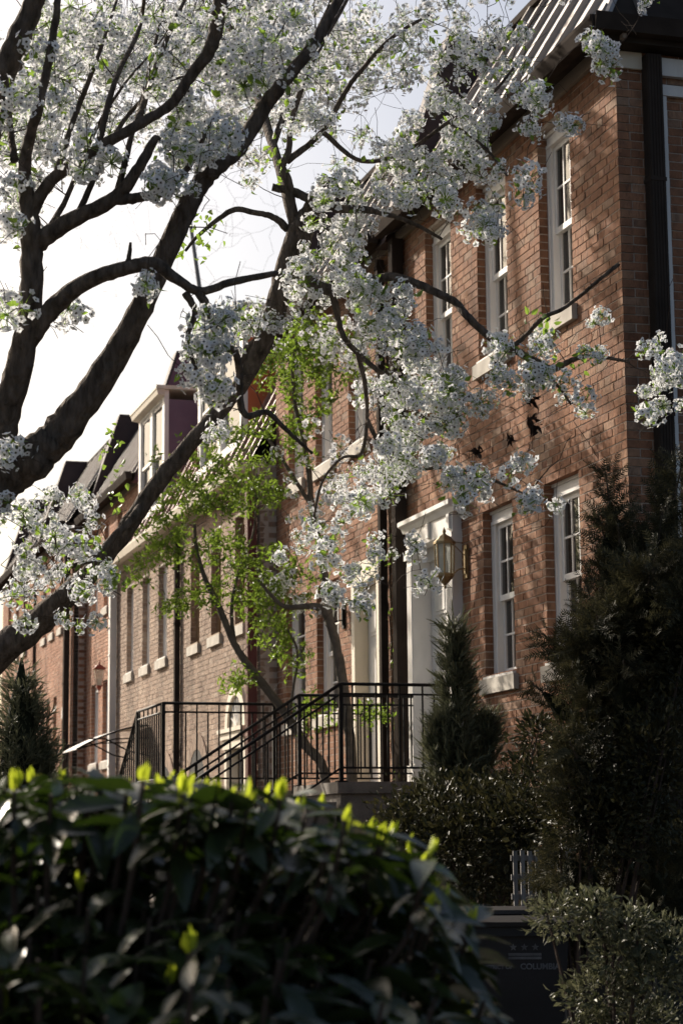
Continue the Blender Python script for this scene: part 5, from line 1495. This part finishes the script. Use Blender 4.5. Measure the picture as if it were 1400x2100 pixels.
# leaf frame: y along the leaf, z as far up as possible
side_ = np.cross(LDd, np.array([0, 0, 1.0])); side_ /= np.linalg.norm(side_, axis=1)[:, None] + 1e-6
nrm = np.cross(side_, LDd)
roll_ = RNG.normal(size=len(LDd)) * .35
s2 = side_ * np.cos(roll_)[:, None] + nrm * np.sin(roll_)[:, None]; n2 = np.cross(s2, LDd)
ML = np.stack([s2, LDd, n2], axis=2)
pxx, pyy, dzz = project(LPp)
okv = (pxx > -60) & (pxx < 1100) & (pyy < 2140)
order = np.argsort(-np.where(okv, LLs / dzz, 0))
for i in order[:300]:
    o = link_mesh('leaf', LM[i % 4], au, LPp[i])
    m3 = Matrix([list(map(float, r)) for r in ML[i]])
    o.rotation_euler = m3.to_euler(); o.scale = (LLs[i],) * 3
rest = order[300:]
V, F, _ = scatter(lt[0][0], lt[0][1], LPp[rest] - np.array(ab), ML[rest] * LLs[rest][:, None, None])
tag(link_mesh('foliage', np_mesh('foliage', V, F, M['aucuba_leaf'], smooth=True), au, ab), kind='stuff')
BP = np.array(BP); BD = np.array(BD); BLn = np.array(BLn)
Mf = frames(BD); Mf = np.stack([Mf[:, :, 0], Mf[:, :, 2], Mf[:, :, 1]], axis=2)
V, F, _ = scatter(*leaf_template(1, .34, .6, -.1, 3), BP - np.array(ab), Mf * BLn[:, None, None])
tag(link_mesh('buds', np_mesh('buds', V, F, M['aucuba_bud']), au, ab), kind='stuff')
# old inner leaves that close the bush
ni = 2600
d = rand_dirs(ni, .1); P = np.array([.6, 4.3, .80]) + d * np.array([1.05, .6, .74]) * RNG.uniform(.35, .95, ni)[:, None]
qx, qy, _ = project(P)
P = P[qy > top_y(qx) + 110]
dd = rand_dirs(len(P), -.2); Mf = frames(dd); Mf = np.stack([Mf[:, :, 0], Mf[:, :, 2], Mf[:, :, 1]], axis=2)
V, F, _ = scatter(*leaf_template(1, .38, .1, .2, 3), P - np.array(ab), Mf * RNG.uniform(.09, .14, len(P))[:, None, None])
tag(link_mesh('inner_foliage', np_mesh('inner_foliage', V, F, M['aucuba_leaf']), au, ab), kind='stuff')

# ------------------------------------------------------------------ bare tree far behind the roofs
T4 = Tree('bare_tree', (13.0, 52.0, 1.4), 'pale bare tree far behind the roofs against the sky', bark='bark_pale', twig='bark_pale')
T4.limb([(13.0, 52, 1.2, .3), (13.0, 52, 6, .22), (12.5, 52, 10, .12), (11.8, 51.6, 14, .08), (11.0, 51.2, 19, .04), (10.4, 51, 24, .012)], 'trunk', 4, 8)
for q in range(0):
    z = RNG.uniform(8, 15); a = RNG.uniform(1.6, 4.7); L = RNG.uniform(5, 9)
    T4.limb([(12.6, 52, z, .03), (12.4 + L * .45 * math.cos(a), 52 + L * .45 * math.sin(a), z + L * .3, .018), (12.2 + L * math.cos(a), 52 + L * math.sin(a), z + L * .75, .006)], 'limb', 4, 5)
tg = np.array([9.0, 51, 21.5]) + rand_dirs(700, .1) * np.array([7.0, 6.0, 6.0]) * np.cbrt(RNG.uniform(.1, 1, 700))[:, None]
T4.grow(tg, tip=.003, step=.5, wander=.05)
T4.finish_twigs()
